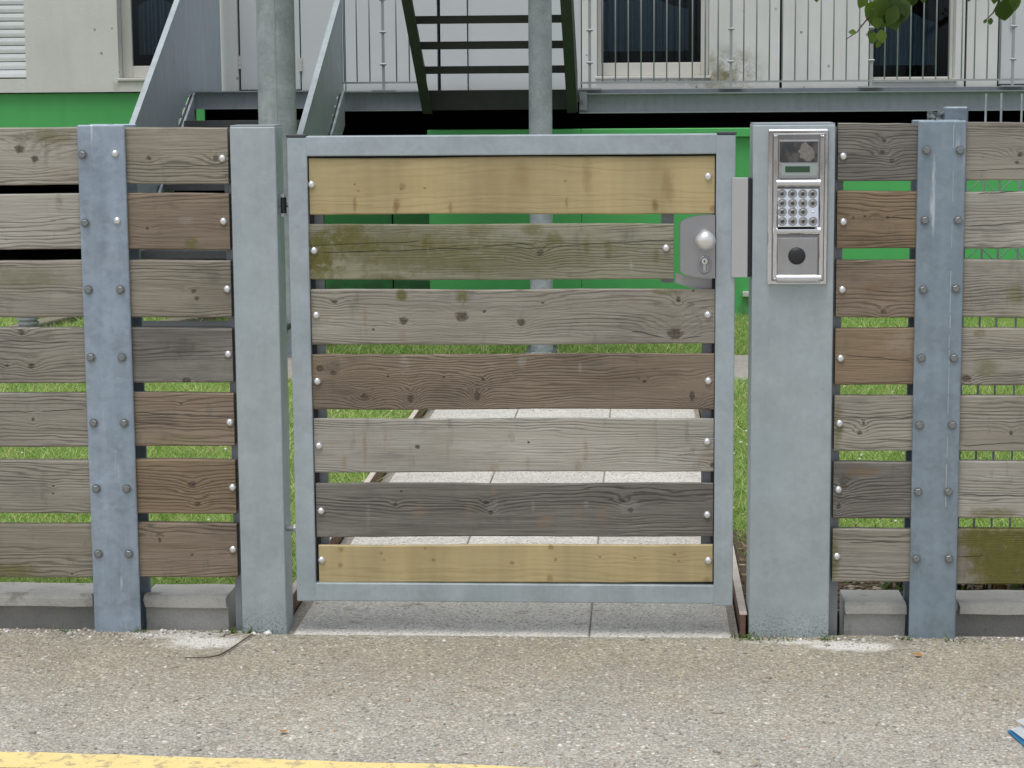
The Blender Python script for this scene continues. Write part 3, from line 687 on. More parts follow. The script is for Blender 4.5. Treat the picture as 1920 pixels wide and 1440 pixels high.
# lock box
def gp2(px, py, Y): q = atY(px, py, Y); return (q.x, q.z)
def arc_pts(ys_top, ys_bot, dx=0, dy=0):
    out = [(1341, ys_top)]
    for t in np.linspace(0, 1, 9): out.append((1341-66*math.sin(t*math.pi/2)**.9, ys_top+19*(1-math.cos(t*math.pi/2))))
    for t in np.linspace(1, 0, 9): out.append((1341-66*math.sin(t*math.pi/2)**.9, ys_bot-15*(1-math.cos(t*math.pi/2))))
    out.append((1341, ys_bot)); return out
def dedupe(p):
    o = []
    for q in p:
        if not o or (Vector(q)-Vector(o[-1])).length > 1e-5: o.append(q)
    return o
lx, lz = gp2(1310, 465, YG)
def lockplate(name, yt, yb, Y0, Y1, mat, parent, sh=0):
    pts = dedupe([gp2(x+sh, y, YG) for x, y in arc_pts(yt, yb)]); bm = bmesh.new(); prism(bm, pts, 'Y', Y0, Y1)
    fs = [f for f in bm.faces if len(f.verts) > 6]; es = list({e for f in fs for e in f.edges}); bmesh.ops.bevel(bm, geom=es, offset=.0015, segments=2, affect='EDGES')
    bmesh.ops.translate(bm, verts=bm.verts, vec=(-lx, 0, -lz)); o = mobj(name, bm, mat, parent); o.location = Vector((lx, 0, lz))-abspos(parent); return o
lock = lockplate('lock_cover', 403, 522, YG-.004, YG+.030, M_SATIN, gate)
bm = bmesh.new(); prism(bm, [gp2(a, b, YG+.04) for a, b in ((1266, 512), (1285, 518), (1341, 524), (1341, 541), (1300, 541), (1266, 530))], 'Y', YG+.038, YG+.050)
bmesh.ops.translate(bm, verts=bm.verts, vec=-abspos(gate)); mobj('lock_rear_plate', bm, M_STRIKE, gate)
kx, kz = gp2(1322, 449, YG)
bm = bmesh.new(); lathe_y(bm, [(0, -.052), (.010, -.0505), (.019, -.046), (.0255, -.037), (.0272, -.027), (.0245, -.018), (.016, -.011), (.010, -.007), (.010, .002)], 24)
for v in bm.verts:
    if v.co.z > 0: v.co.x *= 1-.28*min(1, v.co.z/.027)**1.5
o = mobj('knob', bm, M_KNOB, lock, True); o.location = Vector((kx, YG-.004, kz))-abspos(lock)
cx_, cz_ = gp2(1321, 496, YG)
bm = bmesh.new(); lathe_y(bm, [(.0160, .001), (.0160, -.003), (.0125, -.0055), (.0118, -.003), (0, -.003)], 24)
for v in bm.verts: v.co.x *= 1.12; v.co.z *= 1.5
o = mobj('escutcheon', bm, M_SATIN, lock, True); o.location = Vector((cx_, YG-.004, cz_))-abspos(lock)
bm = bmesh.new(); lathe_y(bm, [(.0078, .0), (.0078, -.004), (.0062, -.0045), (0, -.0045)], 18); 
for v in bm.verts: v.co.z += .0095
c2 = mobj('key_cylinder', bm, M_KNOB, lock); c2.location = Vector((cx_, YG-.0066, cz_))-abspos(lock)
bm = bmesh.new(); bx(bm, -.0042, .0042, -.0036, 0, -.018, .003, .0015); o = mobj('cylinder_body', bm, M_STRIKE, lock); o.location = Vector((cx_, YG-.0066, cz_))-abspos(lock)
bm = bmesh.new(); bx(bm, -.0012, .0012, -.0050, -.0040, .0055, .0125); bx(bm, -.0030, .0006, -.0049, -.0040, .0098, .0118); o = mobj('keyhole', bm, M_BLACK, lock); o.location = Vector((cx_, YG-.0066, cz_))-abspos(lock)
# hinges
def hinge(py0, py1):
    hx = (PLx[1]+GX[0])/2-.002; z0, z1 = pZ(527, py1), pZ(527, py0); t = bpy.data.objects.new('hinge', None); link(t, gate); t.location = Vector((hx, .03, (z0+z1)/2))-abspos(gate)
    bm = bmesh.new(); tube(bm, [(0, 0, -(z1-z0)/2+.004), (0, 0, (z1-z0)/2-.004)], .008, 12); mobj('barrel', bm, M_BLACK, t)
    for s in (-1, 1):
        bm = bmesh.new(); tube(bm, [(0, 0, s*(z1-z0)/2-.004), (0, 0, s*(z1-z0)/2+.004)], .010, 6); mobj('nut', bm, M_ZINC, t)
    bm = bmesh.new(); tube(bm, [(-(hx-PLx[1])-.002, .006, 0), ((GX[0]-hx)+.002, .006, 0)], .006, 8); mobj('pin', bm, MG_BACK, t)
hinge(368, 404); zr_ = pZ(540, 995); bm = bmesh.new(); tube(bm, [(PLx[1]-.002-abspos(gate).x, .03, zr_), (GX[0]+.002-abspos(gate).x, .03, zr_)], .0075, 10); mobj('hinge_pin', bm, MG_BACK, gate)
bm = bmesh.new(); tube(bm, [(GX[0]-.008-abspos(gate).x, .03, zr_), (GX[0]-.0005-abspos(gate).x, .03, zr_)], .013, 6); mobj('nut', bm, M_STRIKE, gate)
# strike plate between gate and right post
sx0, sx1 = pX(1372, 430), pX(1402, 430)
o = box('strike_plate', sx0, sx1, YG-.008, YG-.001, pZ(1390, 520), pZ(1390, 333), M_STRIKE, gate, .001)
box('black_strip', sx1-.004, PRx[0]-.001, .0, .055, pZ(1400, 520)+.001, pZ(1400, 333)-.001, M_MATTBLACK, tr_, .002)  # black strip filling the slot between strike plate and post

# ------------------------------------------------------------------ entry panel
ic_c = atY(1497, 388); it = thing('entry_panel', 'stainless steel entry keypad panel with small display, on the wide galvanised post', 'intercom', (ic_c.x, 0, ic_c.z))
def icb(name, px0, px1, py0, py1, y0, y1, mat, parent=it, bev=.001, seg=2):
    return box(name, pX(px0, (py0+py1)/2), pX(px1, (py0+py1)/2), y0, y1, pZ((px0+px1)/2, py1), pZ((px0+px1)/2, py0), mat, parent, bev, seg)
icb('back_plate', 1439, 1552, 242, 533, -.012, -.0005, M_STEEL, it, .005, 3)
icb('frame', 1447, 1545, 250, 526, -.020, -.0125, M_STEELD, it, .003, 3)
for a, b in ((1449, 1457), (1535, 1543)): icb('side_rail', a, b, 253, 523, -.030, -.0205, M_STEEL, it, .0028, 3)
def crossbar(py):
    bm = bmesh.new(); x0, x1 = pX(1455, py), pX(1537, py); z = pZ(1496, py); L = x1-x0
    pr = [(-.0205+.002*0, -.011), (-.024, -.010), (-.031, -.004), (-.033, .002), (-.030, .008), (-.024, .011), (-.0205, .011)]
    prism(bm, pr, 'X', -L/2, L/2); o = mobj('crossbar', bm, M_STEEL, it, True); o.location = Vector(((x0+x1)/2, 0, z))-abspos(it)
    m = o.modifiers.new('e', 'EDGE_SPLIT'); m.split_angle = .9
for py in (343, 432, 521): crossbar(py)
disp = icb('display_module', 1459, 1534, 262, 333, -.0225, -.0205, M_STEELB, it)
icb('smoked_window', 1461, 1532, 265, 304, -.0245, -.0227, M_SCREEN, disp, .0006)
icb('display_bezel', 1463, 1531, 307, 329, -.0255, -.0227, M_LCDB, disp, .0008)
icb('display_screen', 1471, 1517, 311, 322, -.0265, -.0256, M_LCD, disp, .0002)
for px in (1460, 1530): icb('clip', px, px+3, 304, 322, -.0275, -.0227, M_STEEL, disp, .0005)
bm = bmesh.new(); pts = [(1496, 283), (1500, 279), (1503, 270), (1510, 266), (1516, 272), (1524, 278), (1527, 286), (1526, 296), (1518, 303), (1512, 302), (1507, 298), (1499, 295), (1501, 289)]
pp = [gp2(x, y, -.02) for x, y in pts]; px_ = sum(p[0] for p in pp)/len(pp); pz_ = sum(p[1] for p in pp)/len(pp)
prism(bm, [(a-px_, b-pz_) for a, b in pp], 'Y', 0, .0003); o = mobj('sticker_residue', bm, M_STICK, disp); o.location = Vector((px_, -.0249, pz_))-abspos(disp)
keyp = icb('keypad_plate', 1457, 1533, 353, 424, -.0225, -.0205, M_STEEL, it); keyp.rotation_euler = (-.16, 0, 0); keyp.location.y -= .009
bm = bmesh.new(); lathe_y(bm, [(.0120, 0), (.0120, -.0018), (.0100, -.0024), (.0080, -.0010), (.0062, -.0012), (.0060, -.0020), (.0046, -.0022)], 20); ME_BTN = meshdata('button', bm, M_BTN, True)
bm = bmesh.new(); lathe_y(bm, [(.0047, -.0006), (.0047, -.0024), (.0030, -.0029), (0, -.0029)], 14); ME_BTC = meshdata('button_centre', bm, M_BTNC, True)
bm = bmesh.new(); lathe_y(bm, [(.0034, 0), (.0034, -.0015), (.0015, -.0026), (0, -.0026)], 12); ME_LED = meshdata('indicator', bm, M_ZINC, True)
for r_, py in enumerate((363, 380.5, 397, 414.5)):
    for c_, px in enumerate((1466, 1485.5, 1505, 1523.5)):
        q = atY(px, py, -.0225); loc = Vector((q.x-keyp.location.x-it.location.x, -.0011, q.z-keyp.location.z-it.location.z))
        if (r_, c_) == (2, 3): inst('indicator', ME_LED, keyp, loc); continue
        b_ = inst('button', ME_BTN, keyp, loc)
        inst('button_centre', ME_BTC, keyp, loc)
read = icb('reader_plate', 1456, 1532, 444, 515, -.0245, -.0205, M_STEELB, it, .002)
bm = bmesh.new(); lathe_y(bm, [(.0225, 0), (.0225, -.003), (.0205, -.006), (.016, -.0085), (.010, -.0095), (0, -.0098)], 28); rb = mobj('reader_sensor', bm, M_BLACK, read, True)
q = atY(1494, 480, -.0245); rb.location = Vector((q.x, -.0246, q.z))-abspos(read)
bm = bmesh.new(); lathe_y(bm, [(.0038, 0), (.0038, -.0015), (.0022, -.0026), (0, -.0026)], 10); ME_SCR = meshdata('screw', bm, M_STEELB, True)
for px, py in ((1455, 255.5), (1540, 255.5), (1452.5, 523.5), (1536, 523.5)):
    q = atY(px, py, -.02); inst('screw', ME_SCR, it, Vector((q.x, -.0303, q.z))-abspos(it))

# ------------------------------------------------------------------ concrete kerbs
def kerb(label, px0, px1, deep, ztop, x0=None, x1=None):
    a = x0 if x0 is not None else pX(px0, 1150, .1); b = x1 if x1 is not None else pX(px1, 1150, .1)
    c = (a+b)/2; n = max(2, int((b-a)/.06)); bm = bmesh.new(); rings = []
    rec = .19 if deep else .110; zl = ztop-.032
    prof = [(.085, zl), (.085, ztop-.010), (.096, ztop), (.235, ztop), (.235, -.125), (rec, -.125), (rec, zl-.003), (.10, zl-.003)]
    for i in range(n+1):
        X = a-c+(b-a)*i/n; rings.append([bm.verts.new((X+ (random.uniform(-.003, .003) if i in (0, n) else 0), y-.085+random.uniform(-.0015, .0015), z+random.uniform(-.0015, .0015))) for y, z in prof])
    for i in range(n):
        for k in range(8): bm.faces.new((rings[i][k], rings[i][(k+1) % 8], rings[i+1][(k+1) % 8], rings[i+1][k]))
    bm.faces.new(rings[0]); bm.faces.new(rings[-1][::-1]); bmesh.ops.recalc_face_normals(bm, faces=bm.faces[:])
    o = mobj('concrete_kerb', bm, M_KERB); o.location = (c, .085, 0); return tag(o, label, 'kerb', 'concrete kerb beams under the fence')
kerb('long concrete kerb under the fence bay beyond the post, away from the hinge post', 0, 175, True, .082, x0=pX(-60, 1150, .1)-.9)
kerb('short concrete kerb between the hinge post of the gate and the fence post', 273, 427, False, .080)
kerb('short grey concrete kerb beside the entry panel post', 1583, 1697, False, .076)
kerb('mossy concrete kerb under the moss covered fence board', 1797, 1990, True, .078, x1=pX(1990, 1150, .1)+.9)

# ------------------------------------------------------------------ path edging
def edging(label, x, y0, y1, ztop):
    t = thing('path_edging', label, 'edging', (x, y0, 0), 'steel edgings along the garden path')
    bm = bmesh.new(); bx(bm, -.006, .006, 0, y1-y0, -.1, ztop-.004); mobj('steel_strip', bm, M_RUST, t)
    bm = bmesh.new(); bx(bm, -.010, .010, 0, y1-y0, ztop-.0038, ztop); mobj('top_edge', bm, M_EDGETOP, t)
edging('rusty steel edging of the garden path on the hinge side of the gate', XL_EDGE, .02, 4.98, .055)
edging('rusty steel edging of the garden path on the lock side of the gate', XR_EDGE, .02, 4.98, .06)

# ------------------------------------------------------------------ building
FZ = pZ(1000, 168, Y_WALL)
bX = lambda px: pX(px, 80, Y_WALL)
bZ = lambda py, px=960: pZ(px, py, Y_WALL)
moss_c = (bX(1365), bZ(135, 1365), .30, .22, .9)
M_WALL = concrete_wall('cream_concrete_wall', (.63, .645, .61), [moss_c, (bX(1300), bZ(150, 1300), .35, .05, .6), (bX(215), bZ(160, 50), .05, .08, .4), (bX(855), bZ(150, 855), .12, .10, .9)])
bd = thing('building', 'pale concrete housing block raised above a green plinth, behind the balcony', 'building', (0, Y_WALL, 0))
ZT = 4.4
def wall(name, px0, px1, mat=M_WALL, holes=(), zb=None, y0=0.0, x0=None, x1=None):
    """panel with rectangular openings (px ranges, bottom y px, top z)"""
    X0 = bX(px0) if x0 is None else x0; X1 = bX(px1) if x1 is None else x1; zb = FZ if zb is None else zb
    bm = bmesh.new(); cur = X0+.004
    for (h0, h1, hb, ht) in holes:
        a, b = bX(h0), bX(h1); z0 = bZ(hb, (h0+h1)/2)
        bx(bm, cur, a, Y_WALL+y0, Y_WALL+.22, zb, ZT); bx(bm, a+.0005, b-.0005, Y_WALL+y0, Y_WALL+.2195, zb, z0); bx(bm, a+.0005, b-.0005, Y_WALL+y0, Y_WALL+.2195, ht, ZT); cur = b
    bx(bm, cur, X1-.004, Y_WALL+y0, Y_WALL+.22, zb, ZT)
    bmesh.ops.translate(bm, verts=bm.verts, vec=(0, -Y_WALL, 0)); return mobj(name, bm, mat, bd)
WT = 3.55
wall('wall_panel', -700, 412, holes=[(-95, 47, 148, WT), (221, 372, 146, WT)], zb=bZ(173, 130), x0=-7.2)
wall('wall_panel', 412, 446)
wall('wall_panel', 646, 820, M_WHITEPANEL, y0=.02)
wall('wall_panel', 824, 876, M_WHITEPANEL, y0=.03)
wall('wall_panel', 876, 1090, M_WHITEPANEL, y0=.045)
wall('wall_panel', 1090, 1463, holes=[(1119, 1330, 142, WT)], zb=bZ(167, 1270))
wall('wall_panel', 1466, 1630, zb=bZ(167, 1550))
wall('wall_panel', 1630, 1810, zb=bZ(166, 1720), holes=[(1636, 1792, 148, WT)])
wall('wall_panel', 1812, 1872, zb=bZ(166, 1840))
wall('wall_panel', 1960, 2800, zb=bZ(166, 1990))
def door(px0, px1, hpx, hpy):
    X0, X1 = bX(px0)+.005, bX(px1)-.005
    d = box('door', X0, X1, Y_WALL+.03, Y_WALL+.07, FZ+.012, FZ+2.15, M_WHITEPANEL, bd, .003)
    bm = bmesh.new(); z = bZ(hpy, hpx)
    tube(bm, [(0, 0, -.045), (0, 0, -.016)], .012, 8); tube(bm, [(0, 0, -.014), (0, 0, .014)], .012, 8); tube(bm, [(0, 0, .016), (0, 0, .045)], .012, 8)
    o = mobj('hinge', bm, M_FRAME, d); o.location = Vector((bX(hpx), Y_WALL+.022, z))-abspos(d)
    return d
door(447, 505, 447, 117); door(506, 562, 562, 121); door(1874, 1956, 1897, 40)
wall('wall_panel', 562, 646, M_WHITEPANEL, y0=.03)
# above-door panel
box('wall_panel', bX(447)+.004, bX(562)-.004, Y_WALL+.03, Y_WALL+.2, FZ+2.16, ZT, M_WHITEPANEL, bd)
box('wall_panel', bX(1874)+.004, bX(1956)-.004, Y_WALL+.03, Y_WALL+.2, FZ+2.16, ZT, M_WHITEPANEL, bd)
def window(px0, px1, pyb, gx0, gx1, gyb, curtain=True):
    a, b = bX(px0), bX(px1); zb = bZ(pyb, (px0+px1)/2); ga, gb = bX(gx0), bX(gx1); gz = bZ(gyb, (gx0+gx1)/2)
    yf = Y_WALL+.11
    bm = bmesh.new(); c = ((a+b)/2, yf, zb)
    bx(bm, a+.001, ga, yf, yf+.06, zb+.001, WT-.001, .003); bx(bm, gb, b-.001, yf, yf+.06, zb+.001, WT-.001, .003)
    bx(bm, ga+.0005, gb-.0005, yf+.001, yf+.059, zb+.001, gz, .003); bx(bm, ga+.0005, gb-.0005, yf+.001, yf+.059, WT-.08, WT-.001, .003)
    bmesh.ops.translate(bm, verts=bm.verts, vec=(-c[0], -c[1], -c[2]))
    w_ = mobj('window', bm, M_FRAME, bd); w_.location = Vector(c)-abspos(bd)
    bm = bmesh.new(); bx(bm, ga+.001, gb-.001, yf+.03, yf+.034, gz+.001, WT-.081); bmesh.ops.translate(bm, verts=bm.verts, vec=(-c[0], -c[1], -c[2])); mobj('pane', bm, M_GLASS, w_)
    bm = bmesh.new(); bx(bm, a-.01, b+.01, Y_WALL-.018, yf-.001, zb-.02, zb-.002, .003); bmesh.ops.translate(bm, verts=bm.verts, vec=(-c[0], -c[1], -c[2])); mobj('sill', bm, M_FRAME, w_)
    if curtain:
        bm = bmesh.new(); n = 90; X0, X1 = ga+.01, gb-.12*(gb-ga); rows = []
        for i in range(n+1):
            X = X0+(X1-X0)*i/n; yy = yf+.16+.022*math.sin(i*.95)+.012*math.sin(i*.37+1); rows.append((bm.verts.new((X, yy, gz+.08)), bm.verts.new((X, yy, gz+.42+.05*math.sin(i*.05)))))
        for i in range(n): bm.faces.new((rows[i][0], rows[i+1][0], rows[i+1][1], rows[i][1]))
        bmesh.ops.translate(bm, verts=bm.verts, vec=(-c[0], -c[1], -c[2])); mobj('curtain', bm, M_CURTAIN, w_, True)
    # room behind the glass
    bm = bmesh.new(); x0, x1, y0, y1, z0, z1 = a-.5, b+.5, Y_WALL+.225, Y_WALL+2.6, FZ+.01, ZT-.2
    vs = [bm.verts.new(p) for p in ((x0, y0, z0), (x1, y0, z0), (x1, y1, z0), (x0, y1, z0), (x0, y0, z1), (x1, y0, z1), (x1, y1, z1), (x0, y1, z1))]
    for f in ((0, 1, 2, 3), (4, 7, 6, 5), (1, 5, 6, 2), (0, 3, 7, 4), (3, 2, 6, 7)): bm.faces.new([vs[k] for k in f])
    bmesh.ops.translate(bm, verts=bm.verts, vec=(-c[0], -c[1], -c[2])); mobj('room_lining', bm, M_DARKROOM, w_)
    return w_
window(221, 372, 146, 240, 362, 123, True)
window(1119, 1330, 142, 1127, 1315, 117)
window(1636, 1792, 148, 1641, 1784, 144)
# roller shutter
sh = bpy.data.objects.new('roller_shutter', None); link(sh, bd); sh.location = Vector((bX(-25), Y_WALL+.09, bZ(147, 20)))-abspos(bd)
z = bZ(147, 20); h_ = .056; xa, xb = bX(-94), bX(46); k = 0
bm = bmesh.new(); L = xb-xa-.006; prism(bm, [(0, -h_/2+.002), (-.010, -h_/2+.008), (-.013, 0), (-.010, h_/2-.006), (-.002, h_/2-.001), (.006, h_/2-.001), (.006, -h_/2+.002)], 'X', -L/2, L/2); ME_SLAT = meshdata('slat', bm, M_SHUT)
while z+h_*(k+1) < WT:
    inst('slat', ME_SLAT, sh, Vector(((xa+xb)/2, Y_WALL+.09, z+h_*(k+.5)+.003))-abspos(sh)); k += 1
# roof/floor slabs, rear and plinth
bm = bmesh.new(); bx(bm, -7.2, bX(2800), 0.28, 7, FZ-.09, FZ-.002); bx(bm, -7.2, bX(2800), 0.0, 7, ZT+.001, ZT+.25); bx(bm, -7.2, bX(2800), 6.8, 7, FZ, ZT); bx(bm, -7.2, -7.0, .23, 6.79, FZ, ZT); bx(bm, bX(2800)-.2, bX(2800), .23, 6.79, FZ, ZT); mobj('concrete_frame', bm, M_WALL, bd)
bm = bmesh.new(); bx(bm, -7.2, bX(2800), 6.8, 7, -.14, FZ-.091); bx(bm, -7.2, -7.05, .3, 6.79, -.14, FZ-.091); bx(bm, bX(2800)-.15, bX(2800), .3, 6.79, -.14, FZ-.091); mobj('foundation_wall', bm, M_DARKROOM, bd)
sk = pZ(130, 325, Y_WALL)
for a, b in ((-500, 378),):
    X0 = bX(a) if a > -400 else -7.2
    bm = bmesh.new(); bx(bm, X0+.002, bX(b)-.002, .045, .075, sk, bZ(174, 130)-.004); o = mobj('plinth_panel', bm, M_GREEN, bd)
for a, b in ((600, 729), (731, 812)):
    bm = bmesh.new(); bx(bm, bX(a)+.002, bX(b)-.002, .02, .05, -.1, pZ(700, 268, Y_WALL)); mobj('plinth_panel', bm, M_GREEN, bd)

# ------------------------------------------------------------------ green enclosure below the balcony
YE = 7.98
ge = thing('green_enclosure', 'bright green panelled enclosure standing in the grass under the balcony', 'enclosure', (0, YE, 0))
eX = lambda px: pX(px, 300, YE)
zE = pZ(1200, 241, YE); cuts = [803, 1090, 1490, 1960, 2300, 2700]
for a, b in zip(cuts, cuts[1:]):
    bm = bmesh.new(); bx(bm, eX(a)+.0015, eX(b)-.0015, .0, .03, -.1, zE-.058); mobj('panel', bm, M_GREEN, ge)
    bm = bmesh.new(); bx(bm, eX(a)-.0, eX(b)-.002, -.045, .06, zE-.055, zE, .003); mobj('lip', bm, M_GREEN, ge)
bm = bmesh.new(); bx(bm, eX(803)+.002, eX(803)+.03, .031, .75, -.1, zE-.058); mobj('panel', bm, M_GREEN, ge)
# latch seen through the gap
bm = bmesh.new(); bx(bm, eX(1394), eX(1408), -.03, -.001, pZ(1400, 556, YE), pZ(1400, 546, YE), .004); mobj('latch', bm, M_FRAME, ge)

# ------------------------------------------------------------------ balcony
YBc = Y_BALC; qX = lambda px, py=150: pX(px, py, YBc); qZ = lambda py, px=1200: pZ(px, py, YBc)
XSL0 = pX(413, 100, Y_WALL-.03)+.012; DZ = qZ(168, 900); bal = thing('balcony', 'galvanised steel balcony with thin vertical bar railing along the housing block', 'balcony', (0, YBc, 0))
XA, XB = qX(641), qX(2700)
def lb(name, x0, x1, y0, y1, z0, z1, mat, parent, bev=0.0):
    return box(name, x0, x1, YBc+y0, YBc+y1, z0, z1, mat, parent, bev)
lb('deck', XA, XB, .02, Y_WALL-YBc-.03, DZ-.035, DZ-.006, MG_BALC, bal)
lb('deck', XSL0, XA-.002, .02, Y_WALL-YBc-.03, DZ-.035, DZ-.006, MG_BALC, bal)
def beam(px0, px1, pyt, pyb, mat):
    x0, x1 = qX(px0), qX(px1); zt, zb = qZ(pyt, (px0+px1)/2), qZ(pyb, (px0+px1)/2); bm = bmesh.new()
    cx, cz = (x0+x1)/2, (zt+zb)/2
    bx(bm, x0-cx, x1-cx, .05, .06, zb-cz+.008, zt-cz-.008); bx(bm, x0-cx, x1-cx, 0, .06, zt-cz-.0075, zt-cz); bx(bm, x0-cx, x1-cx, 0, .06, zb-cz, zb-cz+.0075)
    o = mobj('edge_beam', bm, mat, bal); o.location = Vector((cx, YBc-.05, cz))-abspos(bal); return o
bA = beam(1086, 2700, 169, 207, MG_BALC); beam(641, 792, 171, 208, MG_BALC); beam(365, 640, 170, 204, MG_BALC)
o = lb('end_plate', qX(1087), qX(1101), -.056, -.0505, qZ(206, 1090), qZ(172, 1090), MG_BALC, bal)
bm = bmesh.new(); lathe_y(bm, [(.013, 0), (.013, -.008), (0, -.008)], 6); me_nut = meshdata('nut', bm, M_HEX); inst('nut', me_nut, o, Vector((qX(1091), YBc-.0565, qZ(189, 1091)))-abspos(o))
def railing(posts, bars, x0, x1, zb_px, zref):
    zr = qZ(zb_px, zref); r = lb('railing', x0, x1, -.012, .004, zr-.006, zr+.006, M_BAR, bal)
    zt = DZ+1.05; L = zt-zr-.006
    bm = bmesh.new(); tube(bm, [(0, 0, 0), (0, 0, L)], .0046, 6); me = meshdata('baluster', bm, M_BAR, True)
    for px in bars: inst('baluster', me, r, Vector((qX(px), YBc-.004, zr+.0062))-abspos(r))
    zd = DZ-.006
    bm = bmesh.new(); bx(bm, -.009, .009, -.005, .005, 0, zt-zd); bx(bm, -.075, .075, -.03, .03, 0, .008)
    for k in range(9): tube(bm, [(-.020, -.006, .05+k*.205+.12), (.020, -.006, .05+k*.205+.12)], .008, 6) if .17+k*.205 < zt-zd else None
    me2 = meshdata('rail_post', bm, M_BAR)
    for px in posts: inst('rail_post', me2, r, Vector((qX(px), YBc-.022, zd+.001))-abspos(r))
    lb('top_rail', x0, x1, -.025, .015, zt, zt+.03, M_BAR, r)
railing([1106, 1370, 1632, 1897], [1106+24*i for i in range(1, 44) if (i % 11)], qX(1088), qX(2150), 153, 1400)
railing([720], [646, 670, 694, 744, 768], qX(643), qX(790), 155, 715)

# ------------------------------------------------------------------ access stair with sheet balustrades (rises away from the gate)
XSL = pX(413, 100, Y_WALL-.03); XSR = pX(641, 100, YBc)
stt = thing('access_stair', 'galvanised stair with solid grey sheet sides climbing to the balcony', 'stairs', ((XSL+XSR)/2, 7, 0))
def sheet_side(X, hr0, hr1, yend, ser):
    a, b = atX(*hr0, X), atX(*hr1, X); sl = (b.z-a.z)/(b.y-a.y)
    y0 = 6.35; zt = lambda y: min(a.z+sl*(y-a.y), DZ+1.08) if y > YBc else a.z+sl*(y-a.y)
    s0, s1 = atX(*ser[0], X), atX(*ser[1], X); ss = sl
    zb = lambda y: min(s1.z+ss*(y-s1.y), DZ-.02)
    # sheet outline, lower edge stepped
    pts = [(yend, zt(yend))]
    yk = a.y+(DZ+1.08-a.z)/sl
    if yk < yend: pts = [(yend, DZ+1.08), (yk, DZ+1.08)]
    pts += [(y0, zt(y0)), (y0, zb(y0))]
    nst = 16
    for i in range(nst):
        y_a = y0+(s1.y-y0)*i/nst; y_b = y0+(s1.y-y0)*(i+1)/nst; pts += [(y_a+.001, zb(y_b)), (y_b, zb(y_b))]
    pts += [(yend, zb(yend)+.004)] if yend > s1.y+.03 else [(yend, zb(s1.y)+.004)]
    bm = bmesh.new(); prism(bm, [(p-7, q) for p, q in dedupe(pts)], 'X', -.004, .004)
    o = mobj('balustrade_sheet', bm, MG_STAIR, stt); o.location = Vector((X, 7, 0))-abspos(stt)
    bm = bmesh.new(); d = Vector((0, 1, sl)).normalized()
    ye = min(yk, yend); prism(bm, [(y0-7, zt(y0)+.001), (ye-7, zt(ye)+.001), (ye-7, zt(ye)+.028), (y0-7, zt(y0)+.028)], 'X', -.017, .017)
    h = mobj('handrail', bm, MG_POST, stt); h.location = Vector((X, 7, 0))-abspos(stt)
    bm = bmesh.new(); ye = s1.y+.02; prism(bm, [(y0-7, zb(y0)-.03), (y0-7, zb(y0)+.085), (ye-7, zb(ye)+.03), (ye-7, zb(ye)-.03)], 'X', -.012, -.006)
    h = mobj('tread_end_plate', bm, M_STRIKE, stt); h.location = Vector((X, 7, 0))-abspos(stt)
    # stringer below the sheet
    bm = bmesh.new(); ye = s1.y+.02; prism(bm, [(y0-7, zb(y0)-.18), (y0-7, zb(y0)+.035), (ye-7, zb(ye)+.02), (ye-7, zb(ye)-.20)], 'X', .006, .020)
    h = mobj('stringer', bm, MG_STAIR, stt); h.location = Vector((X, 7, 0))-abspos(stt)
    return s0, s1, ss
s0, s1, ss = sheet_side(XSL, (250, 235), (335, 0), Y_WALL-.03, ((335, 235), (360, 163)))
sheet_side(XSR, (565, 250), (635, 0), YBc+.02, ((623, 248), (639, 165)))
NT = 8; rise = (DZ)/(NT+.0)
for i in range(1, NT):
    z = DZ-rise*i; y = YBc-.05-(rise*i)/ss*1.0
    bm = bmesh.new(); bx(bm, XSL+.025-(XSL+XSR)/2, XSR-.012-(XSL+XSR)/2, -.02, .24, -.030, -.002); bx(bm, XSL+.025-(XSL+XSR)/2, XSR-.012-(XSL+XSR)/2, -.024, -.0205, -.045, 0)
    o = mobj('tread', bm, M_GRATE, stt); o.location = Vector(((XSL+XSR)/2, y, z))-abspos(stt)

# ------------------------------------------------------------------ dark stair rising towards the gate, to an unseen, invented landing
XDL = pX(795, 200, YBc-.08); XDR = pX(1083, 200, YBc-.08)
sw = .012
ds = thing('steel_stair', 'dark open stair descending from above onto the balcony edge', 'stairs', ((XDL+XDR)/2, 6.5, 0))
zfoot = pZ(800, 212, YBc-.08); ytop = 5.7
dslope = ((pZ(1000, 38, YBc-.30*2)-pZ(1000, 164, YBc))/3)   # placeholder scale
rr = .148; tt = .262
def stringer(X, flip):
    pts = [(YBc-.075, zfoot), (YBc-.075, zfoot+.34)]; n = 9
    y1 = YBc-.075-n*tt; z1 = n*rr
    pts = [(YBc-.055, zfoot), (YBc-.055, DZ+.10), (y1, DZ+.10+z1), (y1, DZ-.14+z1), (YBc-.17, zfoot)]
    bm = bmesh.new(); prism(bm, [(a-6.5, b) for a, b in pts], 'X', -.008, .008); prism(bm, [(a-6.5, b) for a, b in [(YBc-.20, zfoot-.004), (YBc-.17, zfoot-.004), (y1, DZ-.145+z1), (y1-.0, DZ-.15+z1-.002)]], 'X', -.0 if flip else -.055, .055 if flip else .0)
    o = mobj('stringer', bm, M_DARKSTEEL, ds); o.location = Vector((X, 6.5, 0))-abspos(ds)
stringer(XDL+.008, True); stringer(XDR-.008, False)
xa, xb = XDL+.018, XDR-.018; cx = (xa+xb)/2
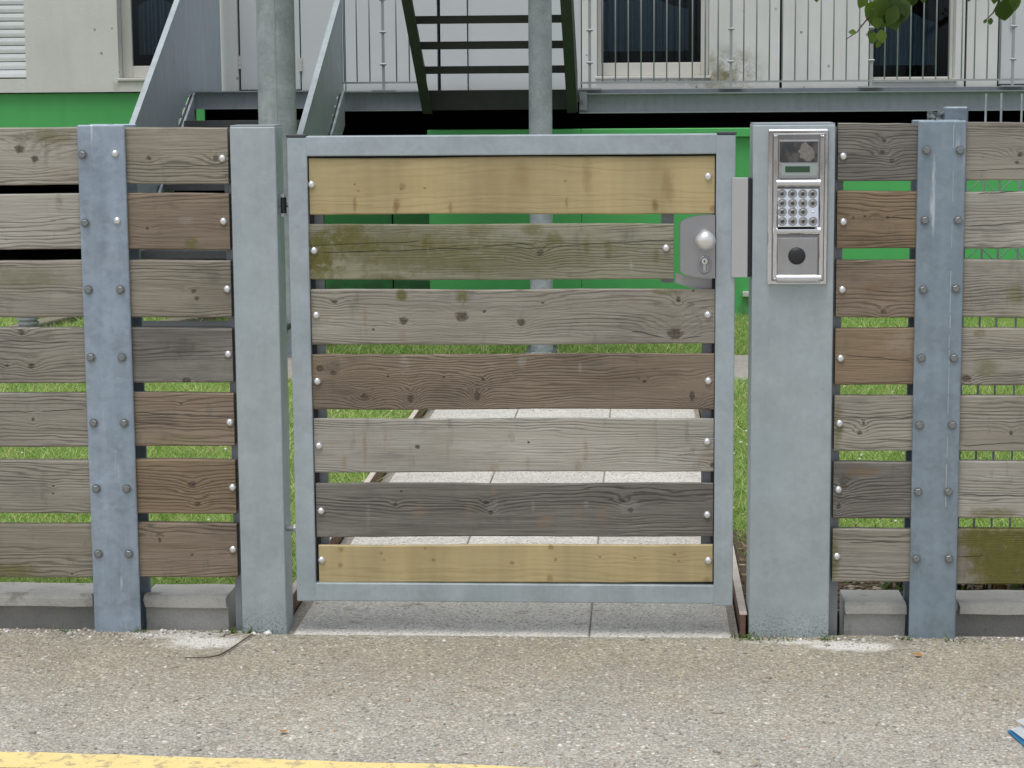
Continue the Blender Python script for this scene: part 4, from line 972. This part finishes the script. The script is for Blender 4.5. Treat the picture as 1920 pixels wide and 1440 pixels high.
for i in range(1, 9):
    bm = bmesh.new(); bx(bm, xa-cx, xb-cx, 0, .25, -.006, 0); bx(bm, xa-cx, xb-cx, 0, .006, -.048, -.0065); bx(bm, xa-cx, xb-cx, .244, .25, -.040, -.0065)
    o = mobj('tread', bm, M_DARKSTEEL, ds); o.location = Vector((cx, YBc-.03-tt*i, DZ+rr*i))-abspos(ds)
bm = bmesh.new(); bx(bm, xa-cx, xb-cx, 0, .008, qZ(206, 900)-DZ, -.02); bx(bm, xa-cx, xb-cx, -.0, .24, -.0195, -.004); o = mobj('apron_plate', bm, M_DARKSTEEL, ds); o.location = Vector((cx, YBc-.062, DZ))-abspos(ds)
yl = YBc-.075-9*tt; zl_ = DZ+9*rr
bm = bmesh.new(); bx(bm, -2.2-cx, .0-cx, -.20, .55, -.04, 0); bx(bm, -2.2-cx, .0-cx, -.20, -.15, -.2, -.041); bx(bm, -2.2-cx, .0-cx, .44, .55, -.2, -.041)  # unseen landing, invented; gives the columns a load and shades the stair
o = mobj('unseen_landing', bm, M_DARKSTEEL, ds); o.location = Vector((cx, yl-.55, zl_))-abspos(ds)

# ------------------------------------------------------------------ columns carrying the unseen, invented landing
def column(label, px, py, Y, rad, ztop):
    x = pX(px, py, Y); t = thing('steel_column', label, 'column', (x, Y, 0), 'round galvanised columns')
    bm = bmesh.new(); tube(bm, [(0, 0, .012), (0, 0, ztop)], rad, 28); mobj('shaft', bm, MG_COL, t, True).modifiers.new('e', 'EDGE_SPLIT').split_angle = .8
    if rad > .08:
        bm = bmesh.new(); a_ = -1.45; sx_, sy_ = rad*math.cos(a_), rad*math.sin(a_); bx(bm, sx_-.004, sx_+.004, sy_-.0025, sy_+.004, .012, ztop, .001); mobj('weld_seam', bm, MG_COL, t)
    bm = bmesh.new(); bx(bm, -rad*1.35, rad*1.35, -rad*1.35, rad*1.35, -.06, .0115, .002); b_ = mobj('base_plate', bm, MG_COL, t)
    bm = bmesh.new(); lathe_y(bm, [(.016, 0), (.016, -.012), (.008, -.013), (.008, -.024), (0, -.024)], 6); me = meshdata('anchor_bolt', bm, M_HEX)
    for sx, sy in ((-1, -1), (1, -1), (-1, 1), (1, 1)): inst('anchor_bolt', me, b_, (sx*rad*1.12, sy*rad*1.12, .0116), (-math.pi/2, 0, 0))
zc = zl_-.041
YC = yl-.55-.5
column('round galvanised column standing behind the gate boards, in front of the dark stair', 1013, 120, 6.12, .064, zc)
column('thick round galvanised column rising behind the hinge post beside the sheet sided stair', 518, 120, 6.12, .105, zc)
# ------------------------------------------------------------------ small things under the stair
p = atZ(54, 640)
pt = thing('drain_pipe', 'short ribbed grey drain pipe stub standing in the grass beside the stair', 'pipe', (p.x, p.y, 0))
bm = bmesh.new(); pts = []; rads = []
for k in range(15):
    z = -.05+k*.026; pts += [(0, 0, z), (0, 0, z+.010), (0, 0, z+.013), (0, 0, z+.023)]; rads += [.066, .066, .054, .054]
tube(bm, pts, rads, 20); mobj('ribbed_shaft', bm, M_BAR, pt)
bm = bmesh.new(); tube(bm, [(0, 0, .335), (0, 0, .352)], .070, 20); mobj('cap', bm, M_BAR, pt)
def sleeper(label, a, b):
    A, B = atZ(*a), atZ(*b); d = (B-A); A2 = A-d*.8; L = d.length*3; ang = math.atan2(d.y, d.x)
    bm = bmesh.new(); bx(bm, 0, L, -.06, .06, -.08, .05, .012, 2); o = mobj('timber_sleeper', bm, M_TIMBER); o.location = (A2.x, A2.y, 0); o.rotation_euler = (0, 0, ang); tag(o, label, 'sleeper', 'timber sleepers lying by the stair')
sleeper('weathered timber sleeper lying on the ground near the ribbed drain pipe', (85, 614), (155, 597))
sleeper('weathered timber sleeper lying under the sheet sided stair', (335, 612), (415, 598))

# ------------------------------------------------------------------ wire mesh fence behind the right boards
ym = .30
mf = thing('mesh_fence', 'galvanised wire mesh fence panel standing behind the mossy fence bay', 'fence', (pX(1795, 1150, ym), ym, 0))
xp0, xp1 = pX(1772, 205, ym), pX(1816, 205, ym)
box('post', xp0, xp1, ym, ym+.05, -.12, pZ(1795, 200, ym), MG_HBEAM, mf, .004)
bm = bmesh.new(); tube(bm, [(0, 0, 0), (0, 0, 1.42)], .0030, 6); me = meshdata('wire', bm, MG_COL)
for k in range(22):
    X = pX(1836+34.5*k, 600, ym); o = inst('wire', me, mf, Vector((X, ym+.015, .03+random.uniform(-.006, .006)))-abspos(mf), (random.uniform(-.003, .003), random.uniform(-.006, .006), 0))
for k in range(7):
    bm = bmesh.new(); tube(bm, [(0, 0, 0), (pX(1836+34.5*21, 600, ym)-xp1+.02, 0, 0)], .0030, 6); o = mobj('wire', bm, MG_BACK, mf); o.location = Vector((xp1, ym+.0215, .08+.198*k))-abspos(mf)
# diagonal infill wires in the zone the photo shows
bm = bmesh.new()
for zc_, s in ((pZ(1870, 478, ym), 1), (pZ(1870, 350, ym), 1)):
    for k in range(14):
        X = pX(1822+30*k, 600, ym); d = .022
        tube(bm, [(X-d, ym+.026, zc_+d), (X+d, ym+.026, zc_-d)] if k % 2 else [(X-d, ym+.026, zc_-d), (X+d, ym+.026, zc_+d)], .0015, 5)
bmesh.ops.translate(bm, verts=bm.verts, vec=-abspos(mf)); mobj('diagonal_wires', bm, MG_COL, mf)
# torn scrap of mesh tied at the post top
bm = bmesh.new(); X0, X1 = pX(1740, 210, ym), pX(1771, 210, ym); Z0, Z1 = pZ(1755, 240, ym), pZ(1755, 207, ym); n = 7
g = [[bm.verts.new((X0+(X1-X0)*i/n, ym+.01+random.uniform(-.012, .012), Z0+(Z1-Z0)*j/5+(random.uniform(-.006, .004) if j == 5 else 0))) for j in range(6)] for i in range(n+1)]
for i in range(n):
    for j in range(5): bm.faces.new((g[i][j], g[i+1][j], g[i+1][j+1], g[i][j+1]))
bmesh.ops.solidify(bm, geom=bm.faces[:], thickness=.0015)
bmesh.ops.translate(bm, verts=bm.verts, vec=-abspos(mf)); mobj('torn_sheet', bm, MG_COL, mf)

# ------------------------------------------------------------------ grass, daisies, mulch, plants
def blades(name, x, y, h, wdt, mat, z=-.008):
    n = len(x); a = rng.uniform(0, 6.283, n); lean = rng.normal(0, .95, (n, 2))*h[:, None]; V = np.zeros((n, 3, 3))
    V[:, 0, 0] = x-np.cos(a)*wdt; V[:, 0, 1] = y-np.sin(a)*wdt; V[:, 1, 0] = x+np.cos(a)*wdt; V[:, 1, 1] = y+np.sin(a)*wdt
    V[:, 2, 0] = x+lean[:, 0]; V[:, 2, 1] = y+lean[:, 1]; V[:, :2, 2] = z; V[:, 2, 2] = z+h
    o = rawmesh(name, V.reshape(-1, 3), np.arange(n*3).reshape(-1, 3), mat); o['kind'] = 'stuff'; o['label'] = 'short green lawn grass behind the fence and gate'; o['category'] = 'grass'; return o
def area(x0, x1, y0, y1, dens):
    n = int((x1-x0)*(y1-y0)*dens); return rng.uniform(x0, x1, n), rng.uniform(y0, y1, n)
A = [area(-3.4, XL_EDGE-.015, .25, 5.0, 9000), area(XR_EDGE+.03, 1.9, 1.15, 5.0, 9500), area(-4.3, 2.2, 6.07, 7.96, 7500)]
x = np.concatenate([a[0] for a in A]); y = np.concatenate([a[1] for a in A])
blades('grass', x, y, rng.gamma(5, .0055, len(x))+.006, rng.uniform(.0022, .0045, len(x)), M_BLADE)
x, y = area(XR_EDGE+.02, 1.9, .55, 1.4, 2600); blades('grass', x, y, rng.gamma(4, .008, len(x)), rng.uniform(.0018, .003, len(x)), M_BLADE)['label'] = 'thin straggling grass at the edge of the mulch'
n = 420; xx = np.concatenate([rng.uniform(-3.4, XL_EDGE, 150), rng.uniform(XR_EDGE, 1.9, 130), rng.uniform(-4, 2, 140)]); yy = np.concatenate([rng.uniform(.4, 5, 150), rng.uniform(1.2, 5, 130), rng.uniform(6.1, 8.2, 140)])
M_DAISY = plain('daisy_petals', (.80, .80, .76), .7); o = blobs('daisies', xx, yy, rng.uniform(.035, .06, n), np.full(n, .0075), M_DAISY, None, .35); o['label'] = 'tiny white daisies dotted over the lawn'; o['category'] = 'daisies'
sb = structure(sheet('soil_bed', XR_EDGE+.022, 6, .238, 1.35, .009, M_SOIL, .1))
n = 6500; r = rng.gamma(4, .0028, n); o = blobs('bark_mulch', rng.uniform(XR_EDGE+.03, 2.0, n), .26+np.abs(rng.normal(0, .42, n)), rng.uniform(0, .012, n), r, M_CHIP, None, .35); o['label'] = 'brown bark mulch and litter behind the fence'; o['category'] = 'mulch'
sbl = structure(sheet('bare_soil', -9, 9, 7.932, 9.1, -.004, M_SOIL, .1))
wx = []; wy = []
for px, py, m_, sp in ((1392, 1196, 26, .02), (1418, 1200, 30, .02), (1470, 1201, 22, .03), (1555, 1200, 20, .012), (470, 1184, 20, .015), (440, 1178, 26, .012), (268, 1182, 18, .01), (1700, 1200, 16, .012), (1800, 1204, 22, .03), (120, 1182, 14, .03)):
    g = atZ(px, py); wx += list(rng.normal(g.x, sp, m_)); wy += list(np.minimum(rng.normal(g.y, .006, m_), -.004))
o = blades('weeds', np.array(wx), np.array(wy), rng.gamma(4, .0035, len(wx))+.003, rng.uniform(.0012, .0026, len(wx)), M_WEED, -.001); o['label'] = 'tiny weeds and moss growing in the joint along the fence foot'; o['category'] = 'weeds'
# leaf mesh
def leaf_mesh(name, L, W, mat, fold=.25):
    bm = bmesh.new(); prof = [(0, 0), (.12, .45), (.35, .95), (.55, 1), (.78, .68), (.93, .28), (1, 0)]; mid = []; lf = []; rg = []
    for t, ww in prof:
        zz = -.12*L*t*t; mid.append(bm.verts.new((t*L, 0, zz)))
        if 0 < t < 1: lf.append(bm.verts.new((t*L-.02*L, W/2*ww, zz+fold*W/2*ww))); rg.append(bm.verts.new((t*L-.02*L, -W/2*ww, zz+fold*W/2*ww)))
    for s in (lf, rg):
        bm.faces.new((mid[0], mid[1], s[0]) if s is lf else (mid[0], s[0], mid[1]))
        for i in range(len(s)-1):
            q = (mid[i+1], mid[i+2], s[i+1], s[i]); bm.faces.new(q if s is lf else q[::-1])
        bm.faces.new((mid[-2], mid[-1], s[-1]) if s is lf else (mid[-2], s[-1], mid[-1]))
    return meshdata(name, bm, mat, True)
ME_LF = leaf_mesh('leaf', .062, .044, M_LEAF); ME_LF2 = leaf_mesh('leaf', .062, .046, M_LEAFL)
def small_plant(label, loc, n, L, mat, h, cat='plant'):
    t = thing('small_plant', label, cat, loc); bm = bmesh.new()
    for i in range(5):
        a = random.uniform(0, 6.28); tube(bm, [(0, 0, -.02), (.3*h*math.cos(a), .3*h*math.sin(a), h*.6), (.5*h*math.cos(a), .5*h*math.sin(a), h)], [.004, .003, .0015], 5)
    mobj('stem', bm, M_BARK, t); me = leaf_mesh('leaf', L, L*.55, mat)
    for i in range(n):
        a = random.uniform(0, 6.28); k = random.uniform(.2, 1); r_ = k*.5*h
        inst('leaf', me, t, (r_*math.cos(a), r_*math.sin(a), h*k), (random.uniform(-.6, .6), random.uniform(-.5, .9), a+random.uniform(-.6, .6)), [random.uniform(.6, 1.2)]*3)
    return t
q = atZ(1673, 1125, 0); small_plant('low green weed in the mulch beside the entry panel post fence', (q.x, .42, 0), 34, .035, M_WEED, .085)
q = atZ(1828, 1125, 0); small_plant('withered plant with brown dry leaves behind the mossy kerb', (q.x+.02, .42, 0), 40, .06, M_DRY, .16)
q = atZ(1800, 1125, 0); small_plant('small green weed beside the withered brown plant', (q.x, .46, 0), 26, .04, M_WEED, .10)
q = atZ(1900, 1125, 0); small_plant('dark leaved low plant behind the mossy kerb', (q.x+.05, .5, 0), 46, .07, M_LEAF, .17)

# ------------------------------------------------------------------ tree whose twigs hang into the top of the view
TX, TY = 2.75, 2.5
tree = thing('tree', 'broadleaf garden tree with leafy twigs hanging above the fence', 'tree', (TX, TY, 0))
bm = bmesh.new(); tube(bm, [(0, 0, -.1), (.02, 0, .3), (-.03, .02, 1.4), (.02, .05, 2.6), (0, 0, 4.2)], [.13, .10, .085, .07, .03], 12)
limbs = []
for i in range(11):
    a = i*2.4; z0 = 1.9+i*.2; Ln = 1.5-.06*i; e = Vector((Ln*math.cos(a), Ln*math.sin(a), z0+.75)); m_ = Vector((Ln*.5*math.cos(a+.15), Ln*.5*math.sin(a+.15), z0+.5))
    tube(bm, [(0, 0, z0), m_, e], [.035, .022, .008], 7); limbs.append((Vector((0, 0, z0)), m_, e))
mobj('trunk', bm, M_BARK, tree, True)
pts = []
for a, b, c in limbs:
    for k in range(230):
        t = random.uniform(.25, 1.05); q = a.lerp(b, t*2) if t < .5 else b.lerp(c, t*2-1)
        q = q+Vector((random.gauss(0, .22), random.gauss(0, .22), random.gauss(.05, .2)))
        if q.z > 2.05: pts.append(q)
base = np.array([(0, 0, 0), (.5, .35, .08), (1, 0, -.1), (.5, -.35, .08)])*.075
V = np.zeros((len(pts), 4, 3))
for i, q in enumerate(pts):
    R_ = np.array(Matrix.Rotation(random.uniform(0, 6.28), 3, 'Z') @ Matrix.Rotation(random.uniform(-.3, 1.2), 3, 'Y') @ Matrix.Rotation(random.uniform(-.7, .7), 3, 'X')); V[i] = base@R_.T*random.uniform(.7, 1.25)+np.array(q)
o = rawmesh('crown', V.reshape(-1, 3), np.arange(len(pts)*4).reshape(-1, 4), M_LEAF, tree)
YT = 1.75
def twig(pxs, leaves):
    P = [atY(*p, YT) for p in pxs]; bm = bmesh.new(); o0 = abspos(tree)
    tube(bm, [p-o0 for p in P], [.006*(1-.75*i/(len(P)-1)) for i in range(len(P))], 6); t = mobj('twig', bm, M_BARK, tree)
    for (px, py, ang, sc, light) in leaves:
        q = atY(px, py, YT+random.uniform(-.04, .04))-o0; a = math.radians(ang)
        # leaf lies roughly facing the street: length along 'ang' in the picture plane
        ax = Vector((math.cos(a), random.uniform(-.25, .25), math.sin(a))).normalized(); nz = Vector((random.uniform(-.45, .45), -1, random.uniform(.1, .8))).normalized(); ay = nz.cross(ax).normalized(); nz = ax.cross(ay)
        lo = bpy.data.objects.new('leaf', ME_LF2 if light else ME_LF); link(lo, t); lo.matrix_local = Matrix.Translation(q) @ Matrix((ax, ay, nz)).transposed().to_4x4() @ Matrix.Scale(sc*1.55, 4)
hub = (1720, -260)
twig([(1900, -420), hub, (1700, -120), (1668, -20), (1640, 18), (1624, 38), (1607, 60), (1586, 74)], [
    (1606, 62, 170, .30, True), (1622, -12, 250, .55, True), (1640, 3, 235, .55, True), (1634, 16, 262, .5, True), (1655, -8, 265, .8, False), (1676, -12, 262, .9, False), (1690, -4, 285, .7, False), (1664, 12, 285, .85, False),
    (1702, -8, 250, .55, True), (1680, 10, 250, .75, False), (1630, 42, -15, .5, False), (1652, 55, 275, .5, True), (1640, 60, 255, .45, True), (1638, 55, 235, .35, False), (1648, 76, 260, .28, True), (1712, -20, 270, .6, False), (1700, -24, 290, .7, False), (1648, -20, 280, .7, True), (1730, -18, 275, .45, False), (1646, 28, 268, .5, True), (1530, -14, 275, .35, True), (1668, -4, 250, .8, False), (1684, 2, 272, .85, False), (1696, 6, 262, .7, False), (1660, 22, 262, .6, False), (1672, 26, 290, .65, False), (1650, 10, 225, .5, True), (1690, -20, 240, .7, False)])
twig([hub, (1800, -150), (1868, -40), (1872, 5), (1862, 24), (1846, 40)], [
    (1874, 3, 288, .72, False), (1888, -6, 268, .85, False), (1900, -14, 278, .65, False), (1858, 33, 265, .26, False), (1850, 36, 235, .18, False), (1906, -10, 255, .5, False), (1818, -8, 262, .22, False), (1866, -30, 270, .7, False)])

# ------------------------------------------------------------------ litter
q = atZ(1915, 1385)
pc = thing('paper_leaflet', 'folded blue and white leaflet lying on the pavement', 'litter', (q.x+.02, q.y, .004))
def sheetp(name, pts, z0, z1, mat):
    bm = bmesh.new(); g = [atZ(*p) for p in pts]; vs = [bm.verts.new((a.x-pc.location.x, a.y-pc.location.y, z0+(z1-z0)*i/3)) for i, a in enumerate(g)]
    bm.faces.new(vs); bmesh.ops.solidify(bm, geom=bm.faces[:], thickness=.0012); return mobj(name, bm, mat, pc)
sheetp('blue_page', [(1888, 1373), (1925, 1407), (2040, 1402), (1960, 1362)], .0, .004, M_PAPERB)
sheetp('white_page', [(1894, 1375), (1928, 1402), (2040, 1398), (1965, 1360)], .006, .012, M_PAPERW)
sheetp('white_page', [(1904, 1366), (1934, 1386), (2030, 1388), (1970, 1352)], .016, .020, M_PAPERW)
bm = bmesh.new(); pts = [atZ(*p) for p in ((346, 1237), (392, 1236), (412, 1232), (430, 1222), (455, 1205), (474, 1192))]; c = pts[0]
tube(bm, [(p_.x-c.x, p_.y-c.y, .0035) for p_ in pts], [.0014, .002, .0022, .0022, .002, .0016], 6); o = mobj('fallen_twig', bm, M_BARK); o.location = (c.x, c.y, 0.002); tag(o, 'thin crooked twig lying on the pavement near the mortar stain', 'twig')
M_OLEAF = plain('orange_leaf_scrap', (.45, .18, .04), .8)
bm = bmesh.new()
for px, py, s in ((1722, 1232, .012), (530, 1376, .011)):
    g = atZ(px, py); me = None
    vs = [bm.verts.new((g.x+s*math.cos(a)*random.uniform(.6, 1.2), g.y+s*math.sin(a)*random.uniform(.5, 1), .006+random.uniform(0, .004))) for a in (0, 1, 2.1, 3.1, 4.2, 5.3)]; bm.faces.new(vs)
mobj('leaf_scraps', bm, M_OLEAF, pave)
